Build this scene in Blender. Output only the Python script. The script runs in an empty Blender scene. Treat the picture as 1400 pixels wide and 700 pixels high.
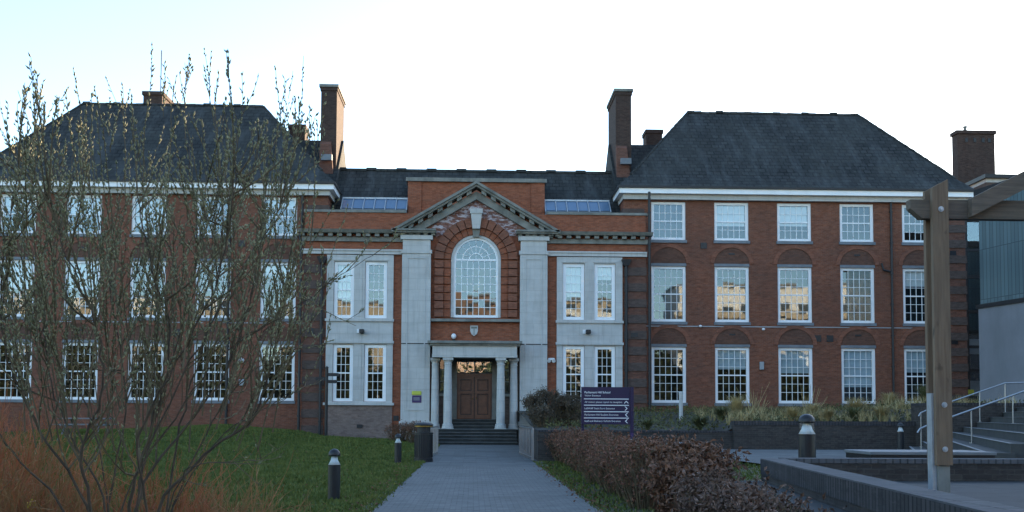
import bpy, bmesh, math, random
import numpy as np
from mathutils import Vector, Matrix

C = bpy.context.scene.collection
SC = bpy.context.scene
R = math.radians
rnd = random.Random(7)

# ------------------------------------------------------------------ camera, sky, sun, exposure
def make_camera():
    th, p, r, cx, py, h = 0.0355, 0.0568, 0.0048, -0.1296, 483.7, 1.65
    F = Vector((math.sin(th) * math.cos(p), math.cos(th) * math.cos(p), math.sin(p)))
    R0 = Vector((math.cos(th), -math.sin(th), 0))
    U0 = R0.cross(F)
    Rr = R0 * math.cos(r) + U0 * math.sin(r)
    Ur = U0 * math.cos(r) - R0 * math.sin(r)
    cd = bpy.data.cameras.new('camera')
    co = bpy.data.objects.new('camera', cd)
    C.objects.link(co)
    M = Matrix((Rr, Ur, -F)).transposed().to_4x4()
    M.translation = Vector((cx, 0, h))
    co.matrix_world = M
    cd.sensor_width = 36
    cd.lens = 36 * 1500 / 1400
    cd.shift_y = (py - 350) / 1400
    cd.clip_start = 0.1
    cd.clip_end = 3000
    SC.camera = co
make_camera()

SUN_AZ, SUN_EL = R(40), R(12)          # azimuth measured from +Y towards +X: low, behind the school on the right
world = bpy.data.worlds.new("World")
SC.world = world
world.use_nodes = True
wn = world.node_tree
sky = wn.nodes.new('ShaderNodeTexSky')
sky.sky_type = 'NISHITA'
sky.sun_disc = False
sky.sun_elevation = SUN_EL
sky.sun_rotation = SUN_AZ
sky.air_density = 1.0
sky.dust_density = 0.6
sky.ozone_density = 2.3
bg = wn.nodes['Background']
bg.inputs['Strength'].default_value = 0.15
wn.links.new(sky.outputs[0], bg.inputs['Color'])
sl = bpy.data.lights.new('sun', 'SUN')
sl.energy = 5.0
sl.angle = R(0.5)
sl.color = (1.0, 0.76, 0.50)
so = bpy.data.objects.new('sun', sl)
C.objects.link(so)
sd = Vector((math.sin(SUN_AZ) * math.cos(SUN_EL), math.cos(SUN_AZ) * math.cos(SUN_EL), math.sin(SUN_EL)))
so.rotation_euler = sd.to_track_quat('Z', 'Y').to_euler()
so.location = sd * 200
SC.view_settings.view_transform = 'Standard'
SC.view_settings.look = 'None'
SC.view_settings.gamma = 1
SC.view_settings.use_curve_mapping = False
SC.view_settings.exposure = 2.0
SC.cycles.max_bounces = 6
SC.cycles.transparent_max_bounces = 12
SC.cycles.use_denoising = True

# ------------------------------------------------------------------ materials
MATS = {}
def nodes_mat(name):
    m = bpy.data.materials.new(name)
    m.use_nodes = True
    nt = m.node_tree
    b = nt.nodes['Principled BSDF']
    MATS[name] = m
    return m, nt, b
def N(nt, t, **kw):
    n = nt.nodes.new(t)
    for k, v in kw.items():
        if k in n.inputs: n.inputs[k].default_value = v
        else: setattr(n, k, v)
    return n
def uvmap(nt):
    return N(nt, 'ShaderNodeUVMap', uv_map='UVMap').outputs[0]
def objco(nt):
    return N(nt, 'ShaderNodeTexCoord').outputs['Object']
def mixc(nt, fac, a, b, bt='MIX'):
    n = nt.nodes.new('ShaderNodeMix'); n.data_type = 'RGBA'; n.blend_type = bt
    for s, v in ((n.inputs[0], fac), (n.inputs[6], a), (n.inputs[7], b)):
        if hasattr(v, 'is_output'): nt.links.new(v, s)
        elif isinstance(v, (int, float)): s.default_value = v
        else: s.default_value = (*v, 1)
    return n.outputs[2]
def ramp(nt, src, p0, p1, v0=0.0, v1=1.0):
    n = N(nt, 'ShaderNodeMapRange'); n.inputs[1].default_value = p0; n.inputs[2].default_value = p1
    n.inputs[3].default_value = v0; n.inputs[4].default_value = v1
    nt.links.new(src, n.inputs[0]); return n.outputs[0]
def noise(nt, vec, scale, detail=4, rough=0.6):
    n = N(nt, 'ShaderNodeTexNoise', Scale=scale, Detail=detail, Roughness=rough)
    nt.links.new(vec, n.inputs['Vector']); return n.outputs['Fac']
def stretch(nt, vec, s):
    n = N(nt, 'ShaderNodeMapping'); n.inputs['Scale'].default_value = s
    nt.links.new(vec, n.inputs['Vector']); return n.outputs[0]
def bump(nt, b, h, strength, dist=0.02):
    n = N(nt, 'ShaderNodeBump', Strength=strength, Distance=dist)
    nt.links.new(h, n.inputs['Height']); nt.links.new(n.outputs[0], b.inputs['Normal'])

def plain(name, col, rough=0.6, var=0.25, scale=3.0, metal=0.0, bmp=0.0, dirt=None, dirt_scale=0.6, spec=0.4):
    m, nt, b = nodes_mat(name)
    v = objco(nt)
    f = ramp(nt, noise(nt, v, scale, 5), 0.3, 0.7)
    lo = tuple(c * (1 - var) for c in col); hi = tuple(min(1, c * (1 + var)) for c in col)
    c = mixc(nt, f, lo, hi)
    if dirt:
        g = ramp(nt, noise(nt, stretch(nt, v, (1, 1, 0.25)), dirt_scale, 6, 0.7), 0.48, 0.72, 0, 0.75)
        c = mixc(nt, g, c, dirt)
    nt.links.new(c, b.inputs['Base Color'])
    b.inputs['Roughness'].default_value = rough
    b.inputs['Metallic'].default_value = metal
    b.inputs['Specular IOR Level'].default_value = spec
    if bmp: bump(nt, b, noise(nt, v, scale * 6, 4), bmp)
    return m

def brick(name, c1, c2, mortar, big=0.35, w=0.225, h=0.075, mo=0.011, stain=(0.06, 0.05, 0.045), stain_amt=0.5, bloom=0.0, offset=0.5):
    m, nt, b = nodes_mat(name)
    uv = uvmap(nt)
    t = N(nt, 'ShaderNodeTexBrick', Scale=1.0)
    t.inputs['Brick Width'].default_value = w; t.inputs['Row Height'].default_value = h
    t.inputs['Mortar Size'].default_value = mo; t.inputs['Mortar Smooth'].default_value = 0.2
    t.inputs['Bias'].default_value = -0.1
    t.offset = offset
    t.inputs['Color1'].default_value = (*c1, 1); t.inputs['Color2'].default_value = (*c2, 1); t.inputs['Mortar'].default_value = (*mortar, 1)
    nt.links.new(uv, t.inputs['Vector'])
    c = t.outputs['Color']
    # per-brick burnt headers
    br = N(nt, 'ShaderNodeTexBrick', Scale=1.0)
    br.inputs['Brick Width'].default_value = w; br.inputs['Row Height'].default_value = h; br.inputs['Mortar Size'].default_value = 0.0
    br.offset = offset
    br.inputs['Color1'].default_value = (0, 0, 0, 1); br.inputs['Color2'].default_value = (1, 1, 1, 1); br.inputs['Bias'].default_value = 0.1
    mp = N(nt, 'ShaderNodeMapping'); mp.inputs['Location'].default_value = (w * 7, h * 22, 0)
    nt.links.new(uv, mp.inputs['Vector']); nt.links.new(mp.outputs[0], br.inputs['Vector'])
    bn = N(nt, 'ShaderNodeSeparateColor'); nt.links.new(br.outputs['Color'], bn.inputs[0])
    c = mixc(nt, ramp(nt, bn.outputs[0], 0.62, 0.9, 0, 0.0 if name == 'stone' else 0.55), c, tuple(x * 0.45 for x in c1))
    n1 = noise(nt, uv, big, 6, 0.65)
    c = mixc(nt, ramp(nt, n1, 0.35, 0.7, 0, stain_amt), c, stain)
    n2 = noise(nt, stretch(nt, uv, (1, 3.0, 1)), 0.9, 5)
    c = mixc(nt, ramp(nt, n2, 0.3, 0.7, 0.0, 0.35), c, tuple(min(1, x * 1.5) for x in c2))
    if name == 'stone':
        n8 = noise(nt, stretch(nt, uv, (4.0, 0.35, 1)), 1.0, 5, 0.7)
        c = mixc(nt, ramp(nt, n8, 0.5, 0.75, 0, 0.45), c, (0.27, 0.26, 0.235))
    n6 = noise(nt, stretch(nt, uv, (3.2, 9.0, 1)), 1.0, 3, 0.8)
    c = mixc(nt, ramp(nt, n6, 0.5, 0.72, 0, 0.0 if name == 'stone' else 0.6), c, tuple(x * 0.5 for x in c2))
    n7 = noise(nt, stretch(nt, uv, (2.6, 8.0, 1)), 1.3, 3, 0.8)
    c = mixc(nt, ramp(nt, n7, 0.56, 0.75, 0, 0.0 if name in ('stone', 'slate') else 0.4), c, tuple(min(1, x * 1.35 + 0.03) for x in c1))
    if name == 'slate':
        n4 = noise(nt, stretch(nt, uv, (1.5, 0.35, 1)), 0.9, 6, 0.7)
        c = mixc(nt, ramp(nt, n4, 0.48, 0.70, 0, 0.42), c, (0.105, 0.11, 0.112))
        n5 = noise(nt, uv, 2.2, 5, 0.8)
        c = mixc(nt, ramp(nt, n5, 0.62, 0.72, 0, 0.6), c, (0.115, 0.115, 0.085))
    if 'paving' in name:
        n9 = noise(nt, uv, 0.35, 8, 0.75)
        c = mixc(nt, ramp(nt, n9, 0.48, 0.66, 0, 0.55), c, tuple(x * 0.45 for x in c1))
        na = noise(nt, uv, 6.0, 4, 0.8)
        c = mixc(nt, ramp(nt, na, 0.6, 0.75, 0, 0.4), c, tuple(min(1, x * 1.6) for x in c1))
    if bloom:
        n3 = noise(nt, stretch(nt, uv, (1.6, 4.5, 1)), 1.4, 6, 0.75)
        c = mixc(nt, ramp(nt, n3, 0.49, 0.58, 0, bloom), c, (0.55, 0.5, 0.52))
    nt.links.new(c, b.inputs['Base Color'])
    b.inputs['Roughness'].default_value = 0.88
    b.inputs['Specular IOR Level'].default_value = 0.2
    bump(nt, b, t.outputs['Fac'], -0.5, 0.01)
    return m

brick('brick_red', (0.275, 0.090, 0.043), (0.165, 0.058, 0.034), (0.17, 0.13, 0.105), stain_amt=0.6, stain=(0.08, 0.052, 0.042), big=0.28)
brick('brick_orange', (0.36, 0.105, 0.044), (0.24, 0.07, 0.034), (0.18, 0.13, 0.10), stain_amt=0.3, stain=(0.09, 0.055, 0.045))
brick('brick_bloom', (0.25, 0.085, 0.05), (0.17, 0.06, 0.04), (0.17, 0.13, 0.11), stain_amt=0.35, bloom=0.9)
brick('brick_arch', (0.29, 0.105, 0.06), (0.22, 0.08, 0.045), (0.15, 0.10, 0.08), stain_amt=0.4)
brick('brick_tympanum', (0.17, 0.074, 0.044), (0.125, 0.056, 0.036), (0.10, 0.075, 0.065), stain_amt=0.5)
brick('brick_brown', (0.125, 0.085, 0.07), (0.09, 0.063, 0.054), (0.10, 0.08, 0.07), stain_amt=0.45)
brick('brick_chimney', (0.080, 0.044, 0.034), (0.050, 0.030, 0.025), (0.085, 0.07, 0.058), stain_amt=0.5, stain=(0.035, 0.03, 0.028))
brick('brick_dull', (0.20, 0.078, 0.048), (0.14, 0.058, 0.038), (0.13, 0.10, 0.085), stain_amt=0.45)
brick('brick_plinth', (0.25, 0.17, 0.14), (0.19, 0.13, 0.11), (0.22, 0.19, 0.17), stain_amt=0.35)
brick('brick_blue', (0.066, 0.055, 0.048), (0.044, 0.037, 0.034), (0.08, 0.072, 0.064), stain_amt=0.35, stain=(0.05, 0.045, 0.04))
brick('brick_coping', (0.125, 0.122, 0.125), (0.095, 0.093, 0.10), (0.03, 0.03, 0.03), w=0.11, h=3.4, mo=0.014, stain_amt=0.3, stain=(0.06, 0.06, 0.055), offset=0.0)
brick('brick_soldier', (0.070, 0.064, 0.066), (0.042, 0.040, 0.042), (0.014, 0.013, 0.013), w=0.11, h=5.0, mo=0.018, stain_amt=0.3, offset=0.0)
brick('slate', (0.050, 0.050, 0.048), (0.020, 0.021, 0.021), (0.006, 0.006, 0.006), w=0.42, h=0.29, mo=0.035, stain=(0.070, 0.070, 0.062), stain_amt=0.6, big=0.45)
brick('block_paving', (0.225, 0.215, 0.20), (0.155, 0.15, 0.142), (0.055, 0.055, 0.052), w=0.21, h=0.105, mo=0.009, stain=(0.10, 0.10, 0.095), stain_amt=0.4, big=0.5)
brick('slab_paving', (0.17, 0.168, 0.16), (0.145, 0.143, 0.138), (0.08, 0.08, 0.08), w=0.9, h=0.6, mo=0.012, stain=(0.13, 0.13, 0.12), stain_amt=0.4, big=0.6)
brick('stone', (0.50, 0.49, 0.465), (0.46, 0.45, 0.43), (0.37, 0.36, 0.335), w=1.3, h=0.62, mo=0.014, stain=(0.33, 0.315, 0.285), stain_amt=0.45, big=0.6)
plain('stone_dark', (0.21, 0.205, 0.18), 0.85, 0.3, 1.8, dirt=(0.085, 0.085, 0.072), dirt_scale=1.4, bmp=0.15)
plain('stone_step', (0.052, 0.052, 0.050), 0.85, 0.25, 2.0, dirt=(0.07, 0.07, 0.06), bmp=0.15)
plain('white_paint', (0.85, 0.85, 0.85), 0.45, 0.03, 2.0, dirt=(0.72, 0.72, 0.71), dirt_scale=0.8)
plain('lead', (0.16, 0.175, 0.19), 0.55, 0.2, 2.0)
plain('black_metal', (0.016, 0.016, 0.018), 0.4, 0.2, 5)
plain('dark_pipe', (0.022, 0.021, 0.022), 0.5, 0.2, 3)
plain('steel', (0.36, 0.365, 0.37), 0.35, 0.1, 6, metal=0.85)
plain('galvanised', (0.42, 0.44, 0.46), 0.5, 0.15, 9, metal=0.6)
plain('oak_door', (0.15, 0.056, 0.026), 0.4, 0.25, 3)
plain('oak_shade', (0.035, 0.014, 0.008), 0.45, 0.2, 3)  # oak darkened to stand in for shade in the door's recesses
plain('interior', (0.018, 0.016, 0.014), 0.9, 0.3, 0.6)
plain('blind', (0.62, 0.64, 0.63), 0.8, 0.04, 2)
plain('blind_blue', (0.36, 0.44, 0.48), 0.8, 0.05, 2)
plain('render_grey', (0.20, 0.20, 0.215), 0.8, 0.10, 0.8, dirt=(0.155, 0.158, 0.168))
plain('white_plastic', (0.78, 0.78, 0.78), 0.35, 0.03)
plain('grey_plastic', (0.30, 0.31, 0.32), 0.4, 0.05)
plain('sign_purple', (0.020, 0.012, 0.048), 0.35, 0.06)
plain('notice_purple', (0.05, 0.025, 0.10), 0.4, 0.05)
plain('notice_yellow', (0.50, 0.52, 0.07), 0.5, 0.1)
plain('lettering', (0.75, 0.75, 0.77), 0.5, 0.0)
plain('gold', (0.30, 0.19, 0.05), 0.35, 0.1, metal=0.7)
plain('bark', (0.075, 0.052, 0.034), 0.9, 0.4, 8, bmp=0.3)
plain('twig_bark', (0.105, 0.076, 0.040), 0.8, 0.3, 6)
plain('bud', (0.21, 0.20, 0.105), 0.75, 0.4, 6)
plain('dogwood_bark', (0.34, 0.11, 0.042), 0.65, 0.35, 1.5)
plain('dogwood_tip', (0.27, 0.14, 0.05), 0.65, 0.35, 1.5)
plain('beech_leaf', (0.165, 0.070, 0.040), 0.7, 0.9, 11)
plain('russet_leaf', (0.145, 0.067, 0.036), 0.7, 0.8, 11)
plain('grey_leaf', (0.13, 0.075, 0.052), 0.75, 0.85, 11)
plain('shrub_leaf', (0.078, 0.056, 0.034), 0.7, 0.6, 2.0)
plain('plant_green', (0.085, 0.082, 0.024), 0.7, 0.75, 3)
plain('grass_tan', (0.38, 0.29, 0.13), 0.75, 0.4, 2.0)
plain('grass_dull', (0.11, 0.115, 0.045), 0.75, 0.5, 2.0)
plain('petal', (0.75, 0.62, 0.03), 0.6, 0.1)
plain('paper', (0.8, 0.8, 0.8), 0.7, 0.05)
plain('bench_top', (0.16, 0.165, 0.17), 0.6, 0.15, 3)
plain('tan_panel', (0.42, 0.35, 0.26), 0.8, 0.15, 0.8)
plain('pale_panel', (0.72, 0.70, 0.66), 0.8, 0.1, 0.8)
plain('far_brick', (0.22, 0.14, 0.10), 0.85, 0.3, 0.5)
plain('far_leaf', (0.05, 0.06, 0.025), 0.8, 0.5, 0.5)
plain('far_glass', (0.04, 0.05, 0.06), 0.15, 0.3, 0.3)
plain('soil', (0.05, 0.042, 0.03), 0.95, 0.4, 2)
plain('asphalt', (0.04, 0.042, 0.044), 0.85, 0.25, 3, bmp=0.2, dirt=(0.035, 0.035, 0.035))

def lawn_mat():
    m, nt, b = nodes_mat('lawn')
    v = objco(nt)
    f = ramp(nt, noise(nt, v, 0.45, 6, 0.7), 0.3, 0.7)
    c = mixc(nt, f, (0.062, 0.083, 0.014), (0.108, 0.130, 0.027))
    f2 = ramp(nt, noise(nt, v, 9, 4, 0.8), 0.3, 0.75)
    c = mixc(nt, f2, c, (0.028, 0.048, 0.012))
    f3 = ramp(nt, noise(nt, v, 1.6, 6, 0.8), 0.5, 0.72, 0, 0.6)
    c = mixc(nt, f3, c, (0.075, 0.075, 0.03))
    f4 = ramp(nt, noise(nt, v, 0.8, 6, 0.8), 0.62, 0.72, 0, 0.7)
    c = mixc(nt, f4, c, (0.06, 0.042, 0.024))
    nt.links.new(c, b.inputs['Base Color']); b.inputs['Roughness'].default_value = 0.9
    b.inputs['Specular IOR Level'].default_value = 0.1
    bump(nt, b, noise(nt, v, 14, 4, 0.8), 0.8, 0.06)
lawn_mat()
plain('verge', (0.06, 0.062, 0.026), 0.95, 0.55, 2.5, bmp=0.6, dirt=(0.05, 0.034, 0.022), dirt_scale=1.5)
def blade_mat():
    m, nt, b = nodes_mat('grass_blade')
    f = ramp(nt, noise(nt, objco(nt), 1.1, 6, 0.8), 0.35, 0.65)
    c = mixc(nt, f, (0.054, 0.080, 0.014), (0.145, 0.156, 0.038))
    nt.links.new(c, b.inputs['Base Color']); b.inputs['Roughness'].default_value = 0.75
    b.inputs['Specular IOR Level'].default_value = 0.2
blade_mat()
def glass_mat(name, fac, wav, tint=(0.80, 0.92, 1.0)):
    m = bpy.data.materials.new(name); m.use_nodes = True; MATS[name] = m
    nt = m.node_tree; nt.nodes.remove(nt.nodes['Principled BSDF']); out = nt.nodes['Material Output']
    tr = N(nt, 'ShaderNodeBsdfTransparent'); tr.inputs[0].default_value = (0.9, 0.93, 0.93, 1)
    gl = N(nt, 'ShaderNodeBsdfGlossy', Roughness=0.015); gl.inputs[0].default_value = (*tint, 1)
    mx = nt.nodes.new('ShaderNodeMixShader'); mx.inputs[0].default_value = fac
    nt.links.new(tr.outputs[0], mx.inputs[1]); nt.links.new(gl.outputs[0], mx.inputs[2]); nt.links.new(mx.outputs[0], out.inputs[0])
    bp = N(nt, 'ShaderNodeBump', Strength=wav, Distance=0.02)
    nt.links.new(noise(nt, objco(nt), 1.6, 2, 0.5), bp.inputs['Height']); nt.links.new(bp.outputs[0], gl.inputs['Normal'])
glass_mat('glass', 0.135, 0.02)
glass_mat('glass_clear', 0.12, 0.02)
glass_mat('leaded_glass', 0.45, 0.25)
def channel_glass():
    m, nt, b = nodes_mat('channel_glass')
    w = N(nt, 'ShaderNodeTexBrick', Scale=1.0)
    w.inputs['Brick Width'].default_value = 0.27; w.inputs['Row Height'].default_value = 2.6; w.inputs['Mortar Size'].default_value = 0.018
    w.offset = 0.0
    w.inputs['Color1'].default_value = (0.105, 0.16, 0.175, 1); w.inputs['Color2'].default_value = (0.072, 0.112, 0.125, 1); w.inputs['Mortar'].default_value = (0.05, 0.07, 0.08, 1)
    nt.links.new(uvmap(nt), w.inputs['Vector']); nt.links.new(w.outputs[0], b.inputs['Base Color'])
    b.inputs['Roughness'].default_value = 0.22; b.inputs['Specular IOR Level'].default_value = 0.7
channel_glass()
def timber():
    m, nt, b = nodes_mat('timber')
    v = objco(nt)
    g = noise(nt, stretch(nt, v, (14, 14, 0.8)), 2.2, 6, 0.65)
    c = mixc(nt, ramp(nt, g, 0.3, 0.7), (0.125, 0.078, 0.046), (0.235, 0.155, 0.094))
    k = noise(nt, stretch(nt, v, (3, 3, 1.6)), 2.4, 2, 0.4)
    c = mixc(nt, ramp(nt, k, 0.66, 0.74, 0, 0.8), c, (0.055, 0.035, 0.02))
    s = noise(nt, v, 0.9, 4)
    c = mixc(nt, ramp(nt, s, 0.4, 0.7, 0, 0.5), c, (0.13, 0.095, 0.065))
    nt.links.new(c, b.inputs['Base Color']); b.inputs['Roughness'].default_value = 0.8
    bump(nt, b, g, 0.25, 0.01)
    m, nt, b = nodes_mat('timber_grey')
    v = objco(nt)
    g = noise(nt, stretch(nt, v, (0.8, 14, 14)), 2.2, 6, 0.65)
    c = mixc(nt, ramp(nt, g, 0.3, 0.7), (0.08, 0.060, 0.045), (0.18, 0.135, 0.098))
    s = noise(nt, v, 1.7, 5)
    c = mixc(nt, ramp(nt, s, 0.5, 0.75, 0, 0.7), c, (0.065, 0.062, 0.04))
    nt.links.new(c, b.inputs['Base Color']); b.inputs['Roughness'].default_value = 0.85
    bump(nt, b, g, 0.25, 0.01)
timber()

# ------------------------------------------------------------------ mesh helpers
OFF = {}
class MB:
    def __init__(s): s.v = []; s.f = []
    def add(s, vs, fs):
        o = len(s.v); s.v.extend([tuple(p) for p in vs]); s.f.extend([tuple(i + o for i in f) for f in fs]); return s
    def quad(s, a, b, c, d): return s.add([a, b, c, d], [(0, 1, 2, 3)])
    def box(s, x0, y0, z0, x1, y1, z1, bev=0.0):
        if bev:
            b = bev
            vs = []
            bm = bmesh.new()
            bmesh.ops.create_cube(bm, size=1)
            for v in bm.verts:
                v.co = Vector(((x0 + x1) / 2 + v.co.x * (x1 - x0), (y0 + y1) / 2 + v.co.y * (y1 - y0), (z0 + z1) / 2 + v.co.z * (z1 - z0)))
            bmesh.ops.bevel(bm, geom=bm.edges[:], offset=b, segments=1, affect='EDGES')
            bm.verts.ensure_lookup_table()
            vs = [tuple(v.co) for v in bm.verts]; fs = [tuple(v.index for v in f.verts) for f in bm.faces]
            bm.free()
            return s.add(vs, fs)
        vs = [(x0, y0, z0), (x1, y0, z0), (x1, y1, z0), (x0, y1, z0), (x0, y0, z1), (x1, y0, z1), (x1, y1, z1), (x0, y1, z1)]
        return s.add(vs, [(0, 3, 2, 1), (4, 5, 6, 7), (0, 1, 5, 4), (1, 2, 6, 5), (2, 3, 7, 6), (3, 0, 4, 7)])
    def prism(s, poly, axis, a, b):
        """poly of 2D points extruded along axis ('x','y','z') from a to b"""
        def P(p, t):
            return {'x': (t, p[0], p[1]), 'y': (p[0], t, p[1]), 'z': (p[0], p[1], t)}[axis]
        n = len(poly)
        vs = [P(p, a) for p in poly] + [P(p, b) for p in poly]
        fs = [tuple(range(n)), tuple(range(2 * n - 1, n - 1, -1))] + [(i, i + n, (i + 1) % n + n, (i + 1) % n) for i in range(n)]
        return s.add(vs, fs)
    def hull6(s, bottom, top):
        n = len(bottom)
        return s.add(list(bottom) + list(top), [tuple(range(n - 1, -1, -1)), tuple(range(n, 2 * n))] + [(i, (i + 1) % n, (i + 1) % n + n, i + n) for i in range(n)])
    def tube(s, pts, rad, n=6, caps=True):
        pts = [Vector(p) for p in pts]
        if not isinstance(rad, (list, tuple)): rad = [rad] * len(pts)
        vs = []; m = len(pts)
        prev = None
        for i, p in enumerate(pts):
            d = (pts[min(i + 1, m - 1)] - pts[max(i - 1, 0)])
            if d.length < 1e-9: d = Vector((0, 0, 1))
            d.normalize()
            ref = prev if prev is not None else (Vector((1, 0, 0)) if abs(d.z) > 0.7 else Vector((0, 0, 1)))
            u = ref - d * ref.dot(d)
            if u.length < 1e-6: u = d.orthogonal()
            u.normalize(); prev = u
            w = d.cross(u)
            for k in range(n):
                a = 2 * math.pi * k / n
                vs.append(p + (u * math.cos(a) + w * math.sin(a)) * rad[i])
        fs = []
        for i in range(m - 1):
            for k in range(n):
                fs.append((i * n + k, i * n + (k + 1) % n, (i + 1) * n + (k + 1) % n, (i + 1) * n + k))
        if caps:
            fs.append(tuple(range(n - 1, -1, -1))); fs.append(tuple((m - 1) * n + k for k in range(n)))
        return s.add(vs, fs)
    def lathe(s, prof, c, n=20):
        vs = []; m = len(prof)
        for r_, z in prof:
            for k in range(n):
                a = 2 * math.pi * k / n
                vs.append((c[0] + max(r_, 1e-4) * math.cos(a), c[1] + max(r_, 1e-4) * math.sin(a), c[2] + z))
        fs = [(i * n + k, i * n + (k + 1) % n, (i + 1) * n + (k + 1) % n, (i + 1) * n + k) for i in range(m - 1) for k in range(n)]
        fs.append(tuple(range(n - 1, -1, -1))); fs.append(tuple((m - 1) * n + k for k in range(n)))
        return s.add(vs, fs)
    def build(s, name, mat, parent=None, smooth=False, recalc=True, label=None):
        off = Vector(OFF.get(parent.name, (0, 0, 0))) if parent else Vector((0, 0, 0))
        me = bpy.data.meshes.new(name)
        V = np.array(s.v, dtype=np.float32).reshape(-1, 3) - np.array(off, dtype=np.float32)
        me.from_pydata(V.tolist(), [], s.f)
        if recalc:
            bm = bmesh.new(); bm.from_mesh(me)
            bmesh.ops.recalc_face_normals(bm, faces=bm.faces[:])
            bm.to_mesh(me); bm.free()
        me.update()
        uvl = me.uv_layers.new(name='UVMap')
        nl = len(me.loops)
        li = np.empty(nl, dtype=np.int32); me.loops.foreach_get('vertex_index', li)
        co = np.empty(len(me.vertices) * 3, dtype=np.float32); me.vertices.foreach_get('co', co); co = co.reshape(-1, 3) + np.array(off, dtype=np.float32)
        pn = np.empty(len(me.polygons) * 3, dtype=np.float32); me.polygons.foreach_get('normal', pn); pn = np.abs(pn.reshape(-1, 3))
        lt = np.empty(len(me.polygons), dtype=np.int32); me.polygons.foreach_get('loop_total', lt)
        ln = np.repeat(pn, lt, axis=0); lc = co[li]
        ax = ln.argmax(axis=1)
        uv = np.where((ax == 2)[:, None], lc[:, [0, 1]], np.where((ax == 1)[:, None], lc[:, [0, 2]], lc[:, [1, 2]]))
        uvl.data.foreach_set('uv', uv.astype(np.float32).ravel())
        if smooth:
            me.polygons.foreach_set('use_smooth', [True] * len(me.polygons))
        me.materials.append(MATS[mat])
        o = bpy.data.objects.new(name, me); C.objects.link(o)
        if parent: o.parent = parent; OFF[o.name] = tuple(off)
        if label: o['label'] = label
        return o

def tag(o, label, cat, group=None):
    o['label'] = label; o['category'] = cat
    if group: o['group'] = group
    return o
def thing(name, label, cat, loc=(0, 0, 0), group=None):
    o = bpy.data.objects.new(name, None); C.objects.link(o); o.location = loc
    o.empty_display_size = 0.2
    OFF[o.name] = tuple(loc)
    return tag(o, label, cat, group)
def struct(o): o['kind'] = 'structure'; return o
def stuff(o): o['kind'] = 'stuff'; return o
def copy_tree(o, parent=None):
    c = o.copy(); C.objects.link(c)
    if parent: c.parent = parent
    for ch in list(o.children): copy_tree(ch, c)
    return c
def sstep(a, b, x):
    t = min(1, max(0, (x - a) / (b - a))); return t * t * (3 - 2 * t)
def lerp_tab(tab, x):
    if x <= tab[0][0]: return tab[0][1]
    for (a, va), (b, vb) in zip(tab, tab[1:]):
        if x <= b: return va + (vb - va) * (x - a) / (b - a)
    return tab[-1][1]

# ------------------------------------------------------------------ terrain
LAWN = [(-60, 0.6), (-26.5, 0.66), (-16.4, 0.92), (-13.5, 1.12), (-9.6, 0.76), (-8.2, 0.47), (-4.5, 0.36), (-2.4, 0.2), (-1.85, 0.12)]
def path_z(y): return 0.13 * sstep(42, 57, y)
def lawn_z(x, y):
    return lerp_tab(LAWN, x) * sstep(33, 61, y) + 0.03 * math.sin(x * 0.9) * math.sin(y * 0.5) * sstep(-2, -4, x) + path_z(y) * (1 if x > -2.2 else 0) * 0
def grid(xs, ys, zf):
    m = MB(); nx = len(xs)
    m.v = [(x, y, zf(x, y)) for y in ys for x in xs]
    m.f = [(j * nx + i, j * nx + i + 1, (j + 1) * nx + i + 1, (j + 1) * nx + i) for j in range(len(ys) - 1) for i in range(nx - 1)]
    return m
def rng(a, b, n): return [a + (b - a) * i / n for i in range(n + 1)]

g = MB(); g.quad((-1500, -1500, -0.3), (1500, -1500, -0.3), (1500, 1500, -0.3), (-1500, 1500, -0.3))
struct(g.build('ground', 'asphalt', recalc=False))
struct(grid(rng(-60, -12, 24) + rng(-11, -1.9, 26), rng(-10, 62, 90), lawn_z).build('lawn', 'lawn', recalc=False, smooth=True))
PL = -1.9; PR = 2.08
struct(grid([PL - 0.06, PR + 0.06], rng(-10, 36, 10), lambda x, y: 0.012).build('path', 'block_paving', recalc=False))
k = MB(); k.box(-2.03, -10, -0.1, -1.905, 36, 0.022); struct(k.build('kerb', 'stone_step'))
struct(grid([-2.2, 2.4], rng(36.0, 58, 24), lambda x, y: path_z(y) + 0.015).build('forecourt', 'slab_paving', recalc=False))
# right-hand verge and terrace
def verge_z(x, y): return sstep(3.2, 4.4, x) * lerp_tab([(5, 0.55), (16, 0.6), (31, 0.47), (42, 0.45)], y) - 0.012
struct(grid(rng(2.08, 8, 24), rng(-8, 40.2, 50), verge_z).build('verge', 'verge', recalc=False, smooth=True))
def terr_z(x, y): return lerp_tab([(5, 0.72), (16, 0.66), (31, 0.52), (40, 0.48)], y)
m = grid(rng(3.4, 26, 20), rng(31, 40.2, 8), terr_z)
m2 = grid(rng(6.6, 26, 18), rng(16.2, 31, 10), terr_z)
m.add(m2.v, m2.f)
struct(m.build('terrace', 'slab_paving', recalc=False))
struct(grid(rng(26, 62, 4), rng(15, 70, 6), lambda x, y: 2.1).build('upper_ground', 'slab_paving', recalc=False))
struct(grid([3.2, 30], rng(-5, 16, 6), lambda x, y: 0.725).build('court_floor', 'asphalt', recalc=False))
def bed_z(x, y):
    t = (y - 40) / 22.5
    if x > 16.2: return 1.46 + 0.56 * sstep(16.2, 17.5, x) * 1.0
    base = 1.12 + (1.46 - 1.12) * sstep(9.2, 10.0, x)
    return base + (1.95 - base) * sstep(0, 1, t)
struct(grid(rng(2.3, 26, 48), rng(40.25, 62.5, 16), bed_z).build('planting_bed', 'soil', recalc=False, smooth=True))
struct(grid(rng(16.25, 26, 6) + [60], [38.3, 40.24], lambda x, y: 2.06).build('upper_ground', 'asphalt', recalc=False))

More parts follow.
